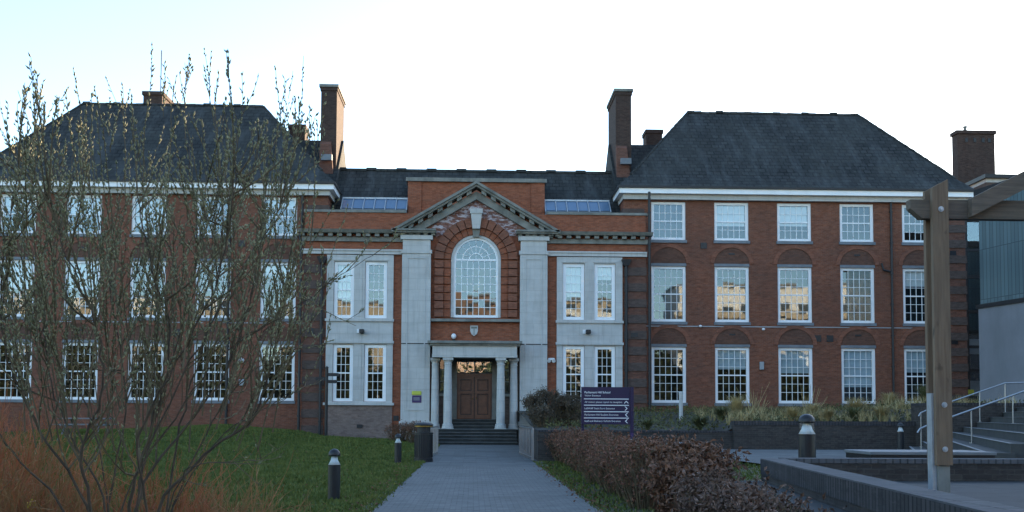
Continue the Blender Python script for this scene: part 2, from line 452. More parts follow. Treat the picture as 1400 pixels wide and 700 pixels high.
# ------------------------------------------------------------------ the school
school = thing('school_building', 'long red brick school with white sash windows, slate hipped roofs and stone pedimented entrance', 'building', (0, 62, 0.4))
WY = 62.5
def part(mb, name, mat, **k): return mb.build(name, mat, school, **k)

def wall_grid(mb, x0, x1, z0, z1, y, holes, depth):
    """front sheet at y with rectangular holes and their reveals"""
    xs = sorted({x0, x1, *[h[0] for h in holes], *[h[1] for h in holes]})
    zs = sorted({z0, z1, *[h[2] for h in holes], *[h[3] for h in holes]})
    for i in range(len(xs) - 1):
        for j in range(len(zs) - 1):
            cx, cz = (xs[i] + xs[i + 1]) / 2, (zs[j] + zs[j + 1]) / 2
            if any(h[0] < cx < h[1] and h[2] < cz < h[3] for h in holes): continue
            mb.quad((xs[i], y, zs[j]), (xs[i + 1], y, zs[j]), (xs[i + 1], y, zs[j + 1]), (xs[i], y, zs[j + 1]))
    for a, b, c, d in holes:
        mb.quad((a, y, c), (a, y, d), (a, y + depth, d), (a, y + depth, c))
        mb.quad((b, y, d), (b, y, c), (b, y + depth, c), (b, y + depth, d))
        mb.quad((a, y, d), (b, y, d), (b, y + depth, d), (a, y + depth, d))
        mb.quad((b, y, c), (a, y, c), (a, y + depth, c), (b, y + depth, c))

COLS = [11.1 + 3.67 * i for i in range(5)]
WW = 1.0
ROWS = {'top': (11.85, 14.08), 'mid': (7.12, 10.33), 'ground': (2.46, 5.66)}

def sash_window(x0, x1, z0, z1, y, ncol, nrow, blind=0.0, bmat='blind', sill=True, st=0.17, name='window'):
    """white timber sash window standing in its opening, y = outer face of frame"""
    fr = MB()
    fr.box(x0, y, z0, x0 + st, y + 0.12, z1); fr.box(x1 - st, y, z0, x1, y + 0.12, z1)
    fr.box(x0 + st, y, z1 - st * 0.9, x1 - st, y + 0.12, z1); fr.box(x0 + st, y, z0, x1 - st, y + 0.12, z0 + st * 0.9)
    w = fr.build(name, 'white_paint', school)
    gx0, gx1, gz0, gz1 = x0 + st, x1 - st, z0 + st * 0.9, z1 - st * 0.9
    zm = (gz0 + gz1) / 2
    b = MB(); t = 0.026
    b.box(gx0, y + 0.03, zm - 0.035, gx1, y + 0.10, zm + 0.035)
    zlist = []
    h = nrow // 2
    for k in range(1, h):
        zlist += [gz0 + (zm - gz0) * k / h, zm + (gz1 - zm) * k / h]
    for z in zlist: b.box(gx0, y + 0.055, z - t / 2, gx1, y + 0.095, z + t / 2)
    xs = [gx0 + (gx1 - gx0) * k / ncol for k in range(1, ncol)]
    zz = sorted([gz0, gz1, zm - 0.035, zm + 0.035] + [z - t / 2 for z in zlist] + [z + t / 2 for z in zlist])
    for x in xs:
        for k in range(0, len(zz), 2): b.box(x - t / 2, y + 0.055, zz[k], x + t / 2, y + 0.095, zz[k + 1])
    b.build('glazing_bars', 'white_paint', w)
    # every pane leans a little its own way, as old crown glass does
    p = MB()
    zl = [gz0] + sorted(zlist + [zm]) + [gz1]; xl = [gx0] + xs + [gx1]
    for i in range(len(xl) - 1):
        for j in range(len(zl) - 1):
            dx, dz = rnd.gauss(0, 0.0008), rnd.gauss(0, 0.0011)
            wx, wz = xl[i + 1] - xl[i], zl[j + 1] - zl[j]
            yy = y + 0.075
            p.quad((xl[i], yy, zl[j]), (xl[i + 1], yy + dx * wx, zl[j]), (xl[i + 1], yy + dx * wx + dz * wz, zl[j + 1]), (xl[i], yy + dz * wz, zl[j + 1]))
    p.build('glass', 'glass', w, recalc=False)
    if sill:
        s = MB(); s.box(x0 - 0.06, WY - 0.09, z0 - 0.17, x1 + 0.06, WY + 0.2, z0 - 0.003); s.build('sill', 'lead', w)
    if blind:
        bl = MB(); bl.box(gx0 + 0.01, y + 0.16, gz1 - (gz1 - gz0) * blind, gx1 - 0.01, y + 0.17, gz1 + 0.05); bl.build('blind', bmat, w)
    return w

BL = {(1, 'top', 1): 0.62, (1, 'top', 2): 0.6, (1, 'top', 0): 0.0, (1, 'ground', 1): 0.38, (1, 'ground', 2): 0.45, (1, 'ground', 3): 0.72, (1, 'ground', 4): 0.42,
      (-1, 'top', 0): 0.25, (-1, 'top', 2): 0.8, (-1, 'top', 3): 0.5, (-1, 'top', 4): 0.4, (-1, 'mid', 3): 0.5, (-1, 'mid', 4): 0.5, (-1, 'mid', 0): 0.2, (1, 'mid', 4): 0.3}
for side in (-1, 1):
    holes = []; wl = []
    for ci, cx in enumerate(COLS):
        for row, (z0, z1) in ROWS.items():
            c = side * (cx if side > 0 else cx + 0.13 + 0.004)
            holes.append((c - WW, c + WW, z0, z1)); wl.append((c, z0, z1, row, ci))
    xa, xb = (8.5, 28.45) if side > 0 else (-28.6, -8.5)
    w = MB()
    # arch recess band: the wall itself with openings
    wall_grid(w, xa, xb, -0.4, 14.3, WY, holes, 0.32)
    ye = 74.5
    w.quad((xa, WY, 0.2), (xa, WY, 14.3), (xa, ye, 14.3), (xa, ye, 0.2)); w.quad((xb, WY, 0.2), (xb, ye, 0.2), (xb, ye, 14.3), (xb, WY, 14.3))
    w.quad((xa, ye, 0.2), (xa, ye, 14.3), (xb, ye, 14.3), (xb, ye, 0.2))
    part(w, 'wall', 'brick_red', recalc=False)
    iw = MB()
    for z in (6.8, 11.2): iw.box(xa + 0.1, WY + 0.33, z - 0.2, xb - 0.1, WY + 2.4, z)
    iw.quad((xa + 0.1, WY + 2.6, 0.3), (xb - 0.1, WY + 2.6, 0.3), (xb - 0.1, WY + 2.6, 14.2), (xa + 0.1, WY + 2.6, 14.2))
    iw.box(xa + 0.1, WY + 0.33, 14.0, xb - 0.1, WY + 2.6, 14.1)
    part(iw, 'inner_wall', 'interior')
    for c, z0, z1, row, ci in wl:
        sash_window(c - WW, c + WW, z0, z1, WY + 0.10, 5, 4 if row == 'top' else 6, BL.get((side, row, ci), 0), 'blind' if row != 'ground' else 'blind_blue')
    # arches over ground and first floor windows
    for c, z0, z1, row, ci in wl:
        if row == 'top': continue
        ar = MB(); ty = MB(); li = MB()
        zb = z1 + 0.17
        li.box(c - WW - 0.02, WY - 0.02, z1 + 0.003, c + WW + 0.02, WY + 0.25, zb)
        n = 18; r0, r1, k = 1.02, 1.26, 0.9
        for i in range(n):
            a0, a1 = math.pi * i / n, math.pi * (i + 1) / n
            q = [(c + r * math.cos(a), zb + r * k * math.sin(a)) for r, a in ((r0, a0), (r1, a0), (r1, a1), (r0, a1))]
            ar.prism(q, 'y', WY - 0.055, WY + 0.01)
        q = [(c + r0 * math.cos(math.pi * i / n), zb + r0 * k * math.sin(math.pi * i / n)) for i in range(n + 1)]
        ty.add([(x, WY - 0.006, z) for x, z in q], [tuple(range(n + 1))[::-1]])
        AR = part(ar, 'window_arch', 'brick_arch')
        ty.build('arch_panel', 'brick_tympanum', AR, recalc=False); li.build('lintel', 'lead', AR)
        if ci % 2:
            av = MB(); av.box(c - 0.18, WY - 0.03, zb + 0.52, c + 0.18, WY - 0.007, zb + 0.62); av.build('air_brick', 'black_metal', AR)
    # quoins
    q = MB()
    for zq in range(15):
        z = 0.75 + zq * 0.9
        if side > 0: q.box(27.45, WY - 0.07, z, 28.52, WY + 1.2, z + 0.46)
        else: q.box(-28.67, WY - 0.07, z, -27.6, WY + 1.2, z + 0.46)
    q2 = MB(); a, b = (27.5, 28.49) if side > 0 else (-28.64, -27.65)
    q2.box(a, WY - 0.012, 0.4, b, WY - 0.002, 14.1); part(q2, 'end_panel', 'brick_dull')
    for z in (13.15,):
        a, b = (8.44, 9.7) if side > 0 else (-9.7, -8.44)
        part(q, 'quoin', 'brick_brown'); q = MB(); q.box(a, WY - 0.05, z, b, WY + 0.8, z + 0.5)
    part(q, 'quoin', 'brick_brown')
    # cornice
    cm = MB(); x0, x1 = (8.18, 28.8) if side > 0 else (-28.95, -8.1)
    cm.box(x0, 61.9, 14.45, x1, 75.1, 14.74)
    part(cm, 'cornice', 'white_paint')
    cm = MB(); cm.box(x0 + 0.25, 62.2, 14.16, x1 - 0.25, 74.8, 14.447)
    part(cm, 'bed_mould', 'stone')
    gt = MB(); gt.box(x0 - 0.1, 61.78, 14.743, x1 + 0.1, 75.2, 14.87)
    part(gt, 'gutter', 'dark_pipe')
    # hipped roof
    rx0, rx1 = (13.4, 24.45) if side > 0 else (-24.6, -13.4)
    zr = 21.0; ze = 14.873
    E0 = [(x0 - 0.05, 61.82, ze), (x1 + 0.05, 61.82, ze), (x1 + 0.05, 75.18, ze), (x0 - 0.05, 75.18, ze)]
    A, B = (rx0, 68.5, zr), (rx1, 68.5, zr)
    # the slopes kick out near the eaves
    def mid(p, q, t=0.16, drop=0.12): return tuple(p[i] + (q[i] - p[i]) * t for i in range(2)) + (p[2] + (q[2] - p[2]) * t - drop,)
    M0 = [mid(E0[0], A), mid(E0[1], B), mid(E0[2], B), mid(E0[3], A)]
    rf = MB(); rf.add(E0 + M0 + [A, B], [(0, 1, 5, 4), (1, 2, 6, 5), (2, 3, 7, 6), (3, 0, 4, 7), (4, 5, 9, 8), (5, 6, 9), (6, 7, 8, 9), (7, 4, 8), (3, 2, 1, 0)])
    part(rf, 'roof', 'slate')
    rt = MB()
    nseg = 24
    for i in range(nseg):
        xa_, xb_ = rx0 + (rx1 - rx0) * i / nseg, rx0 + (rx1 - rx0) * (i + 1) / nseg
        z = zr + (0.05 if i % 4 == 0 else 0.0)
        z += rnd.uniform(-.02, .02); rt.tube([(xa_, 68.5, z), (xb_ - 0.02, 68.5, z + rnd.uniform(-.012, .012))], 0.11, 6)
    for P, Q in ((M0[0], A), (M0[1], B), (M0[2], B), (M0[3], A)):
        for k_ in range(30):
            p_ = Vector(P).lerp(Vector(Q), k_ / 30); q_ = Vector(P).lerp(Vector(Q), (k_ + .97) / 30); j_ = Vector((0, 0, rnd.uniform(-.02, .02)))
            rt.tube([p_ + j_, q_ + j_ * .5], 0.085, 6)
    part(rt, 'ridge_tile', 'slate')
    # lower link roof towards the centre with its ridge
    lk = MB(); s = side
    xi = 8.35 * s; xo = 16.0 * s
    lk.add([(xi, 64.2, 14.9), (xo, 64.2, 14.9), (xo, 68.5, 18.9), (xi, 68.5, 18.9), (xi, 73, 14.9), (xo, 73, 14.9)], [(0, 1, 2, 3), (3, 2, 5, 4), (0, 3, 4), (1, 5, 2)])
    part(lk, 'link_roof', 'slate')
    # tall stack
    ch = MB(); xa2, xb2 = sorted((8.5 * s, 9.46 * s))
    ch.box(xa2, 66.0, 14.8, xb2, 69.7, 21.35); ch.box(xa2 - 0.05, 65.95, 21.351, xb2 + 0.05, 69.75, 21.55)
    c_ = part(ch, 'chimney', 'brick_chimney')
    cp = MB(); cp.box(xa2 - 0.11, 65.88, 21.552, xb2 + 0.11, 69.82, 21.72); cp.build('chimney_cap', 'stone_dark', c_)
    sh = MB(); sh.hull6([(xa2 + 0.0, 65.4, 14.9), (xb2, 65.4, 14.9), (xb2, 65.99, 14.9), (xa2, 65.99, 14.9)], [(xa2, 65.75, 18.0), (xb2 - 0.3, 65.75, 18.0), (xb2 - 0.3, 65.99, 18.2), (xa2, 65.99, 18.2)])
    sh.build('chimney_shoulder', 'brick_dull', c_)
    fl = MB(); fl.box(9.0 * s - 0.3, 65.2, 16.9, 9.0 * s + 0.35, 65.42, 17.25); fl.build('lead_flashing', 'lead', c_)
    # short stack beside the hip
    ch = MB(); xa2, xb2 = sorted((11.05 * s, 12.1 * s))
    ch.box(xa2, 70.2, 17, xb2, 71.6, 20.1); ch.box(xa2 - 0.06, 70.14, 20.101, xb2 + 0.06, 71.66, 20.35)
    part(ch, 'chimney', 'brick_chimney')
# rear stack of the left wing, with its aerial mast
ch = MB(); ch.box(-22.25, 73, 17, -21.0, 77.5, 22.95); ch.box(-22.33, 72.92, 22.951, -20.92, 77.58, 23.2)
c_ = part(ch, 'chimney', 'brick_chimney')
mst = MB(); mst.tube([(-21.2, 73.3, 23.2), (-21.2, 73.3, 26.1)], 0.035, 6); mst.build('aerial_mast', 'dark_pipe', c_)
# small flat lantern peeping over the right hip and low roof at far left
ln = MB(); ln.box(32.3, 80, 15, 34.5, 82, 18.4); part(ln, 'roof_lantern', 'white_paint')
ln = MB(); ln.box(32.0, 79.7, 18.41, 34.9, 82.3, 18.75); part(ln, 'lantern_roof', 'lead')

# --- centre block
CY = 61.5
bay_x = [(-7.93, -6.82), (-6.19, -4.98), (4.91, 6.12), (6.69, 7.86)]
bay_z = [(2.43, 5.6), (7.09, 10.26)]
HX = 9.62
wm = MB()
holes = [(a, b, c, d) for a, b in bay_x for c, d in bay_z]
for xa, xb in ((-HX, -2.5), (2.5, HX)):
    hs = [h for h in holes if xa < h[0] < xb]
    wall_grid(wm, xa, xb, -0.4, 13.06, CY, hs, 0.3)
wm.quad((-HX, CY, 0.1), (-HX, CY, 13.06), (-HX, 64, 13.06), (-HX, 64, 0.1)); wm.quad((HX, CY, 0.1), (HX, 64, 0.1), (HX, 64, 13.06), (HX, CY, 13.06))
wm.quad((-HX, CY, 13.05), (HX, CY, 13.05), (HX, 67, 13.05), (-HX, 67, 13.05))
part(wm, 'wall', 'brick_orange', recalc=False)
iw = MB(); iw.quad((-HX + .1, CY + 2.4, 0.3), (HX - .1, CY + 2.4, 0.3), (HX - .1, CY + 2.4, 13), (-HX + .1, CY + 2.4, 13))
for xa, xb in ((-HX + .1, -2.6), (2.6, HX - .1)): iw.box(xa, CY + 0.31, 6.3, xb, CY + 2.3, 6.5); iw.box(xa, CY + 0.31, 11.0, xb, CY + 2.3, 11.2)
part(iw, 'inner_wall', 'interior')
# stone bays round the paired windows
for s in (-1, 1):
    sx0, sx1 = (-8.34, -4.62) if s < 0 else (4.56, 8.27)
    sb = MB()
    hs = [(a - 0.02, b + 0.02, c - 0.02, d + 0.02) for a, b in bay_x for c, d in bay_z if sx0 < a < sx1]
    yb = CY - 0.14
    wall_grid(sb, sx0, sx1, 2.36, 10.64, yb, hs, 0.15)
    sb.quad((sx0, yb, 2.36), (sx0, yb, 10.64), (sx0, CY, 10.64), (sx0, CY, 2.36)); sb.quad((sx1, yb, 2.36), (sx1, CY, 2.36), (sx1, CY, 10.64), (sx1, yb, 10.64))
    part(sb, 'stone_bay', 'stone', recalc=False)
    tr = MB()
    for z in (5.74, 6.97): tr.box(sx0 - 0.06, yb - 0.10, z - 0.07, sx1 + 0.06, yb - 0.002, z + 0.07)
    tr.box(sx0 - 0.10, yb - 0.12, 2.22, sx1 + 0.10, CY - 0.002, 2.357)
    # panels and window heads
    xm = [h for h in sorted(hs)]
    for a, b, c, d in hs: tr.box(a - 0.08, yb - 0.035, d + 0.05, b + 0.08, yb - 0.002, d + 0.12)
    inner = sorted({(a, b) for a, b, c, d in hs})
    mx0, mx1 = inner[0][1] + 0.14, inner[1][0] - 0.14
    for c, d in bay_z: tr.box(mx0, yb - 0.03, c + 0.1, mx1, yb - 0.002, d - 0.05)
    part(tr, 'stone_moulding', 'stone')
    pl = MB(); pl.box(sx0, CY - 0.12, 0.15, sx1, CY - 0.003, 2.217); part(pl, 'plinth', 'brick_plinth')
BB = {(4.91, 1): 0.6, (6.69, 1): 0.25, (-7.93, 1): 0.7, (-6.19, 1): 0.0}
for a, b in bay_x:
    for k, (c, d) in enumerate(bay_z):
        sash_window(a, b, c, d, CY - 0.02, 3, 6, BB.get((a, k), 0.0), 'blind', sill=False, st=0.19)
# stone band, frieze moulding, dentil cornice, parapet coping
for s in (-1, 1):
    x0, x1 = (-9.7, -4.15) if s < 0 else (4.05, 9.66)
    b = MB(); b.box(x0, CY - 0.20, 10.68, x1, CY - 0.003, 10.95); b.box(x0, CY - 0.26, 10.86, x1, CY - 0.201, 10.95); part(b, 'stone_band', 'stone')
    x0, x1 = (-9.95, -2.9) if s < 0 else (2.9, 9.95)
    b = MB(); b.box(x0 + 0.2, CY - 0.16, 11.40, x1 - 0.2, CY - 0.003, 11.66)
    b.prism([(CY - 0.002, 11.84), (CY - 0.50, 11.84), (CY - 0.62, 12.02), (CY - 0.002, 12.10)], 'x', x0, x1)
    x = x0 + 0.12
    while x < x1 - 0.3:
        b.box(x, CY - 0.40, 11.665, x + 0.25, CY - 0.003, 11.838); x += 0.52
    part(b, 'cornice', 'stone_dark')
    x0, x1 = (-9.68, -3.98) if s < 0 else (3.98, 9.74)
    b = MB(); b.box(x0, CY - 0.08, 13.062, x1, CY + 0.45, 13.2); part(b, 'coping', 'stone_dark')
    # banded brick ends
    q = MB()
    x0, x1 = (-9.66, -8.42) if s < 0 else (8.36, 9.66)
    for k in range(11):
        z = 0.62 + k * 0.9; q.box(x0, CY - 0.07, z, x1, CY + 0.5, z + 0.47)
    part(q, 'quoin', 'brick_brown')
    q = MB(); q.box(x0 + 0.03, CY - 0.012, 0.4, x1 - 0.03, CY - 0.002, 10.6); part(q, 'end_panel', 'brick_dull')
# pilasters
for s in (-1, 1):
    x0, x1 = (-4.13, -2.53) if s < 0 else (2.48, 4.01)
    p = MB(); y = CY - 0.38
    p.box(x0, y, 1.35, x1, CY + 0.3, 10.72)
    p.box(x0 - 0.06, y - 0.06, 10.723, x1 + 0.06, CY + 0.3, 10.92)
    p.box(x0 + 0.03, y + 0.02, 10.923, x1 - 0.03, CY + 0.3, 11.5)
    p.box(x0 - 0.10, y - 0.08, 11.503, x1 + 0.10, CY + 0.3, 11.74)
    p.box(x0 - 0.08, y - 0.08, 0.3, x1 + 0.08, CY + 0.3, 1.347)
    P = part(p, 'pilaster', 'stone')
    f = MB(); a, b, c, d = x0 + 0.26, x1 - 0.28, 1.95, 10.5; t = 0.07
    f.box(a, y - 0.035, c, a + t, y - 0.002, d); f.box(b - t, y - 0.035, c, b, y - 0.002, d); f.box(a + t, y - 0.035, d - t, b - t, y - 0.002, d); f.box(a + t, y - 0.035, c, b - t, y - 0.002, c + t)
    f.build('panel_mould', 'stone', P)
    ln = MB(); ln.box(x0 - 0.02, y - 0.02, 5.64, x1 + 0.02, y - 0.002, 5.69); ln.build('cable', 'dark_pipe', P)
# brick field between the pilasters with the arched opening
fy = CY + 0.05
n = 20; ZS = 10.45; RI = 1.27
m = MB()
arc = [(RI * math.cos(math.pi * i / n), ZS + RI * math.sin(math.pi * i / n)) for i in range(n + 1)]
m.quad((RI, fy, 7.15), (2.6, fy, 7.15), (2.6, fy, ZS), (RI, fy, ZS)); m.quad((-2.6, fy, 7.15), (-RI, fy, 7.15), (-RI, fy, ZS), (-2.6, fy, ZS))
top = 14.6
for i in range(n):
    (xa, za), (xb, zb) = arc[i], arc[i + 1]
    oa = (2.6 if i < n // 2 else -2.6)
    # fan quads out to the field's edge
    def outp(x, z):
        a = math.atan2(z - ZS, x); 
        t = min(2.6 / max(1e-6, abs(math.cos(a))), 3.0 / max(1e-6, math.sin(a)) if math.sin(a) > 1e-6 else 1e9)
        return (t * math.cos(a), ZS + t * math.sin(a))
    pa, pb = outp(xa, za), outp(xb, zb)
    m.quad((xa, fy, za), (pa[0], fy, pa[1]), (pb[0], fy, pb[1]), (xb, fy, zb))
for i in range(n):
    (xa, za), (xb, zb) = arc[i], arc[i + 1]
    m.quad((xa, fy, za), (xb, fy, zb), (xb, fy + 0.35, zb), (xa, fy + 0.35, za))
for x in (-RI, RI): m.quad((x, fy, 7.15), (x, fy, ZS), (x, fy + .35, ZS), (x, fy + .35, 7.15))
m.quad((-2.6, fy, 5.6), (2.6, fy, 5.6), (2.6, fy, 7.15), (-2.6, fy, 7.15))
part(m, 'wall', 'brick_orange', recalc=False)
# voussoirs: two stepped rings, and rusticated jambs
v = MB(); v2 = MB()
nv = 15
for i in range(nv):
    a0, a1 = math.pi * i / nv + 0.012, math.pi * (i + 1) / nv - 0.012
    def blk(mb, r0, r1, y0, k=4):
        pts = [(r1 * math.cos(a0 + (a1 - a0) * j / k), ZS + r1 * math.sin(a0 + (a1 - a0) * j / k)) for j in range(k + 1)] + [(r0 * math.cos(a1 + (a0 - a1) * j / k), ZS + r0 * math.sin(a1 + (a0 - a1) * j / k)) for j in range(k + 1)]
        mb.prism(pts, 'y', y0, fy + 0.1)
    blk(v, 1.42, 1.80, fy - 0.12); blk(v2, 1.82, 2.34, fy - 0.24)
z = 7.2
while z < ZS - 0.2:
    for s in (-1, 1):
        xa, xb = sorted((1.42 * s, 1.80 * s)); v.box(xa, fy - 0.12, z, xb, fy - 0.002, z + 0.40)
        xa, xb = sorted((1.82 * s, 2.32 * s)); v2.box(xa, fy - 0.24, z, xb, fy - 0.002, z + 0.40)
    z += 0.462
part(v, 'inner_voussoir', 'brick_orange'); part(v2, 'outer_voussoir', 'brick_arch')
# pediment brick field
pb = MB(); pb.add([(-3.6, fy - 0.012, 12.0), (3.6, fy - 0.012, 12.0), (0, fy - 0.012, 14.2)], [(0, 1, 2)])
for s in (-1, 1): pb.box(min(2.5 * s, 3.9 * s), fy - 0.01, 11.75, max(2.5 * s, 3.9 * s), fy, 12.05)
k = 24
# the field is cut round the arch: keep only what lies above the voussoir ring
pb = MB()
for i in range(k):
    xa, xb = -3.7 + 7.4 * i / k, -3.7 + 7.4 * (i + 1) / k
    def lo(x): return max(11.76, ZS + math.sqrt(max(0, 2.3 ** 2 - x * x)) if abs(x) < 2.3 else 0)
    def hi(x): return 14.25 - abs(x) * (14.25 - 11.95) / 3.85
    if hi(xa) > lo(xa) and hi(xb) > lo(xb): pb.quad((xa, fy - 0.03, lo(xa)), (xb, fy - 0.03, lo(xb)), (xb, fy - 0.03, hi(xb)), (xa, fy - 0.03, hi(xa)))
part(pb, 'pediment_field', 'brick_bloom', recalc=False)
# keystone
ks = MB(); ks.hull6([(-0.21, fy - 0.42, 12.16), (0.21, fy - 0.42, 12.16), (0.21, fy, 12.16), (-0.21, fy, 12.16)], [(-0.31, fy - 0.5, 13.0), (0.31, fy - 0.5, 13.0), (0.31, fy, 13.0), (-0.31, fy, 13.0)])
ks.box(-0.36, fy - 0.54, 13.003, 0.36, fy, 13.28); part(ks, 'keystone', 'stone')
ks = MB(); ks.hull6([(-0.17, fy - 0.2, 11.72), (0.17, fy - 0.2, 11.72), (0.17, fy, 11.72), (-0.17, fy, 11.72)], [(-0.21, fy - 0.25, 12.15), (0.21, fy - 0.25, 12.15), (0.21, fy, 12.15), (-0.21, fy, 12.15)]); part(ks, 'keystone', 'stone_dark')
# raking cornices and their blocks
rk = MB(); py0 = CY - 0.75
AP = 14.80; SL = (AP - 12.08) / 4.6
for s in (-1, 1):
    X = 4.68 * s
    def zt(x): return AP - abs(x) * SL
    rk.prism([(0, AP), (X, zt(X)), (X, zt(X) - 0.16), (0, AP - 0.16)], 'y', py0, CY + 0.4)
    rk.prism([(0, AP - 0.163), (X * 0.99, zt(X * 0.99) - 0.163), (X * 0.97, zt(X * .97) - 0.30), (0, AP - 0.30)], 'y', py0 + 0.12, CY + 0.39)
    rk.prism([(0, AP - 0.50), (X * 0.93, zt(X * .93) - 0.50), (X * 0.85, zt(X * 0.85) - 0.92), (0, AP - 0.95)], 'y', CY - 0.22, CY + 0.38)
    for i in range(8):
        xa, xb = (0.28 + i * 0.54) * s, (0.28 + i * 0.54 + 0.27) * s
        rk.prism([(xa, zt(xa) - 0.302), (xb, zt(xb) - 0.302), (xb, zt(xb) - 0.50), (xa, zt(xa) - 0.50)], 'y', py0 + 0.25, CY - 0.2)
    a, b = sorted((2.25 * s, 4.72 * s))
    rk.box(a, py0, 11.96, b, CY - 0.01, 12.07); rk.box(a, py0 + 0.1, 11.86, b, CY - 0.01, 11.957)
    x = a + 0.1
    while x < b - 0.2: rk.box(x, py0 + 0.25, 11.745, x + 0.22, CY - 0.01, 11.857); x += 0.42
part(rk, 'pediment', 'stone_dark')
# attic and main roof
at = MB(); at.box(-3.98, 63.5, 13.0, 3.98, 66.0, 15.28); at.box(-3.99, 63.42, 13.06, -3.2, 63.5, 15.27); at.box(3.2, 63.42, 13.06, 3.99, 63.5, 15.27)
part(at, 'attic', 'brick_orange')
at = MB(); at.box(-4.1, 63.3, 15.283, 4.1, 66.1, 15.5); part(at, 'coping', 'stone_dark')
rf = MB(); rf.add([(-8.75, 63.2, 13.1), (8.75, 63.2, 13.1), (8.75, 67, 16.68), (-8.75, 67, 16.68), (-8.75, 71, 13.1), (8.75, 71, 13.1)], [(0, 1, 2, 3), (3, 2, 5, 4), (0, 3, 4), (1, 5, 2), (0, 4, 5, 1)])
part(rf, 'roof', 'slate')
rt = MB()
for i in range(28):
    xa, xb = -8.6 + 17.2 * i / 28, -8.6 + 17.2 * (i + 1) / 28
    rt.tube([(xa, 67, 16.7 + (0.06 if i % 3 == 0 else 0)), (xb, 67, 16.7 + (0.06 if i % 3 == 0 else 0))], 0.12, 6)
part(rt, 'ridge_tile', 'slate')
for s in (-1, 1):
    x0, x1 = (-7.8, -4.03) if s < 0 else (4.02, 7.82)
    k = MB(); k.prism([(62.9, 13.2), (63.05, 13.55), (64.05, 14.32), (64.4, 14.32), (64.4, 13.2)], 'x', x0, x1); K = part(k, 'skylight', 'lead')
    gl = MB(); N_ = 6
    for i in range(N_):
        a, b = x0 + (x1 - x0) * i / N_ + 0.04, x0 + (x1 - x0) * (i + 1) / N_ - 0.04
        gl.quad((a, 63.03, 13.59), (b, 63.03, 13.59), (b, 63.98, 14.32), (a, 63.98, 14.32))
    MATS.setdefault('sky_glass', None)
    if MATS['sky_glass'] is None:
        mm, nt, bb = nodes_mat('sky_glass'); bb.inputs['Base Color'].default_value = (0.10, 0.16, 0.24, 1); bb.inputs['Roughness'].default_value = 0.12
    gl.build('pane', 'sky_glass', K, recalc=False)
    tr = MB(); tr.box(x0 - 0.03, 63.95, 14.33, x1 + 0.03, 64.4, 14.42)
    for i in range(N_ + 1):
        xx = x0 + (x1 - x0) * i / N_
        tr.prism([(62.96, 13.52), (63.0, 13.64), (63.96, 14.40), (64.0, 14.32)], 'x', xx - 0.025, xx + 0.025)
    tr.build('glazing_bars', 'galvanised', K)
# arched window
aw = MB(); y0 = fy + 0.04
def ring(mb, r0, r1, y0, y1, n=24, a0=0, a1=math.pi):
    for i in range(n):
        p, q = a0 + (a1 - a0) * i / n, a0 + (a1 - a0) * (i + 1) / n
        mb.prism([(r0 * math.cos(p), ZS + r0 * math.sin(p)), (r1 * math.cos(p), ZS + r1 * math.sin(p)), (r1 * math.cos(q), ZS + r1 * math.sin(q)), (r0 * math.cos(q), ZS + r0 * math.sin(q))], 'y', y0, y1)
st_ = MB(); ring(st_, 1.25, 1.40, fy - 0.05, fy + 0.1)
for s in (-1, 1):
    a, b = sorted((1.25 * s, 1.40 * s)); st_.box(a, fy - 0.05, 7.18, b, fy + 0.1, ZS)
part(st_, 'window_surround', 'stone')
ring(aw, 1.13, 1.25, y0, y0 + 0.12)
for s in (-1, 1):
    a, b = sorted((1.13 * s, 1.25 * s)); aw.box(a, y0, 7.18, b, y0 + 0.12, ZS)
aw.box(-1.13, y0, 7.18, 1.13, y0 + 0.12, 7.32)
W = part(aw, 'arched_window', 'white_paint')
gb = MB(); gb.box(-1.13, y0 + 0.02, ZS - 0.05, 1.13, y0 + 0.1, ZS + 0.05)
rows = [7.32 + (ZS - 0.05 - 7.32) * k / 7 for k in range(8)]
for k in range(1, 7): gb.box(-1.13, y0 + 0.05, rows[k] - 0.017, 1.13, y0 + 0.09, rows[k] + 0.017)
cols = [-1.13 + 2.26 * k / 7 for k in range(8)]
for k in range(1, 7):
    for j in range(7): gb.box(cols[k] - 0.017, y0 + 0.05, rows[j] + 0.017, cols[k] + 0.017, y0 + 0.09, rows[j + 1] - 0.017)
ring(gb, 0.36, 0.40, y0 + 0.05, y0 + 0.09, 14); ring(gb, 0.74, 0.78, y0 + 0.05, y0 + 0.09, 18)
for k in range(1, 8):
    a = math.pi * k / 8
    for r0, r1 in ((0.40, 0.74), (0.78, 1.13)) + (((0.05, 0.36),) if k == 4 else ()):
        d = Vector((math.cos(a), 0, math.sin(a))); o = Vector((0, y0 + 0.07, ZS)); gb.tube([o + d * r0, o + d * r1], 0.018, 4)
gb.build('glazing_bars', 'white_paint', W)
gp = MB()
for i in range(7):
    for j in range(7):
        dx, dz = rnd.gauss(0, 0.0022), rnd.gauss(0, 0.0042)
        a, b, c, d = cols[i], cols[i + 1], rows[j], rows[j + 1]
        gp.quad((a, y0 + 0.07, c), (b, y0 + 0.07 + dx * (b - a), c), (b, y0 + 0.07 + dx * (b - a) + dz * (d - c), d), (a, y0 + 0.07 + dz * (d - c), d))
gp.add([(1.13 * math.cos(math.pi * i / 20), y0 + 0.07, ZS + 1.13 * math.sin(math.pi * i / 20)) for i in range(21)], [tuple(range(20, -1, -1))])
gp.build('glass', 'glass', W, recalc=False)
bk = MB(); bk.quad((-2.5, fy + 1.5, 5.6), (2.5, fy + 1.5, 5.6), (2.5, fy + 1.5, 13), (-2.5, fy + 1.5, 13)); part(bk, 'inner_wall', 'interior', recalc=False)
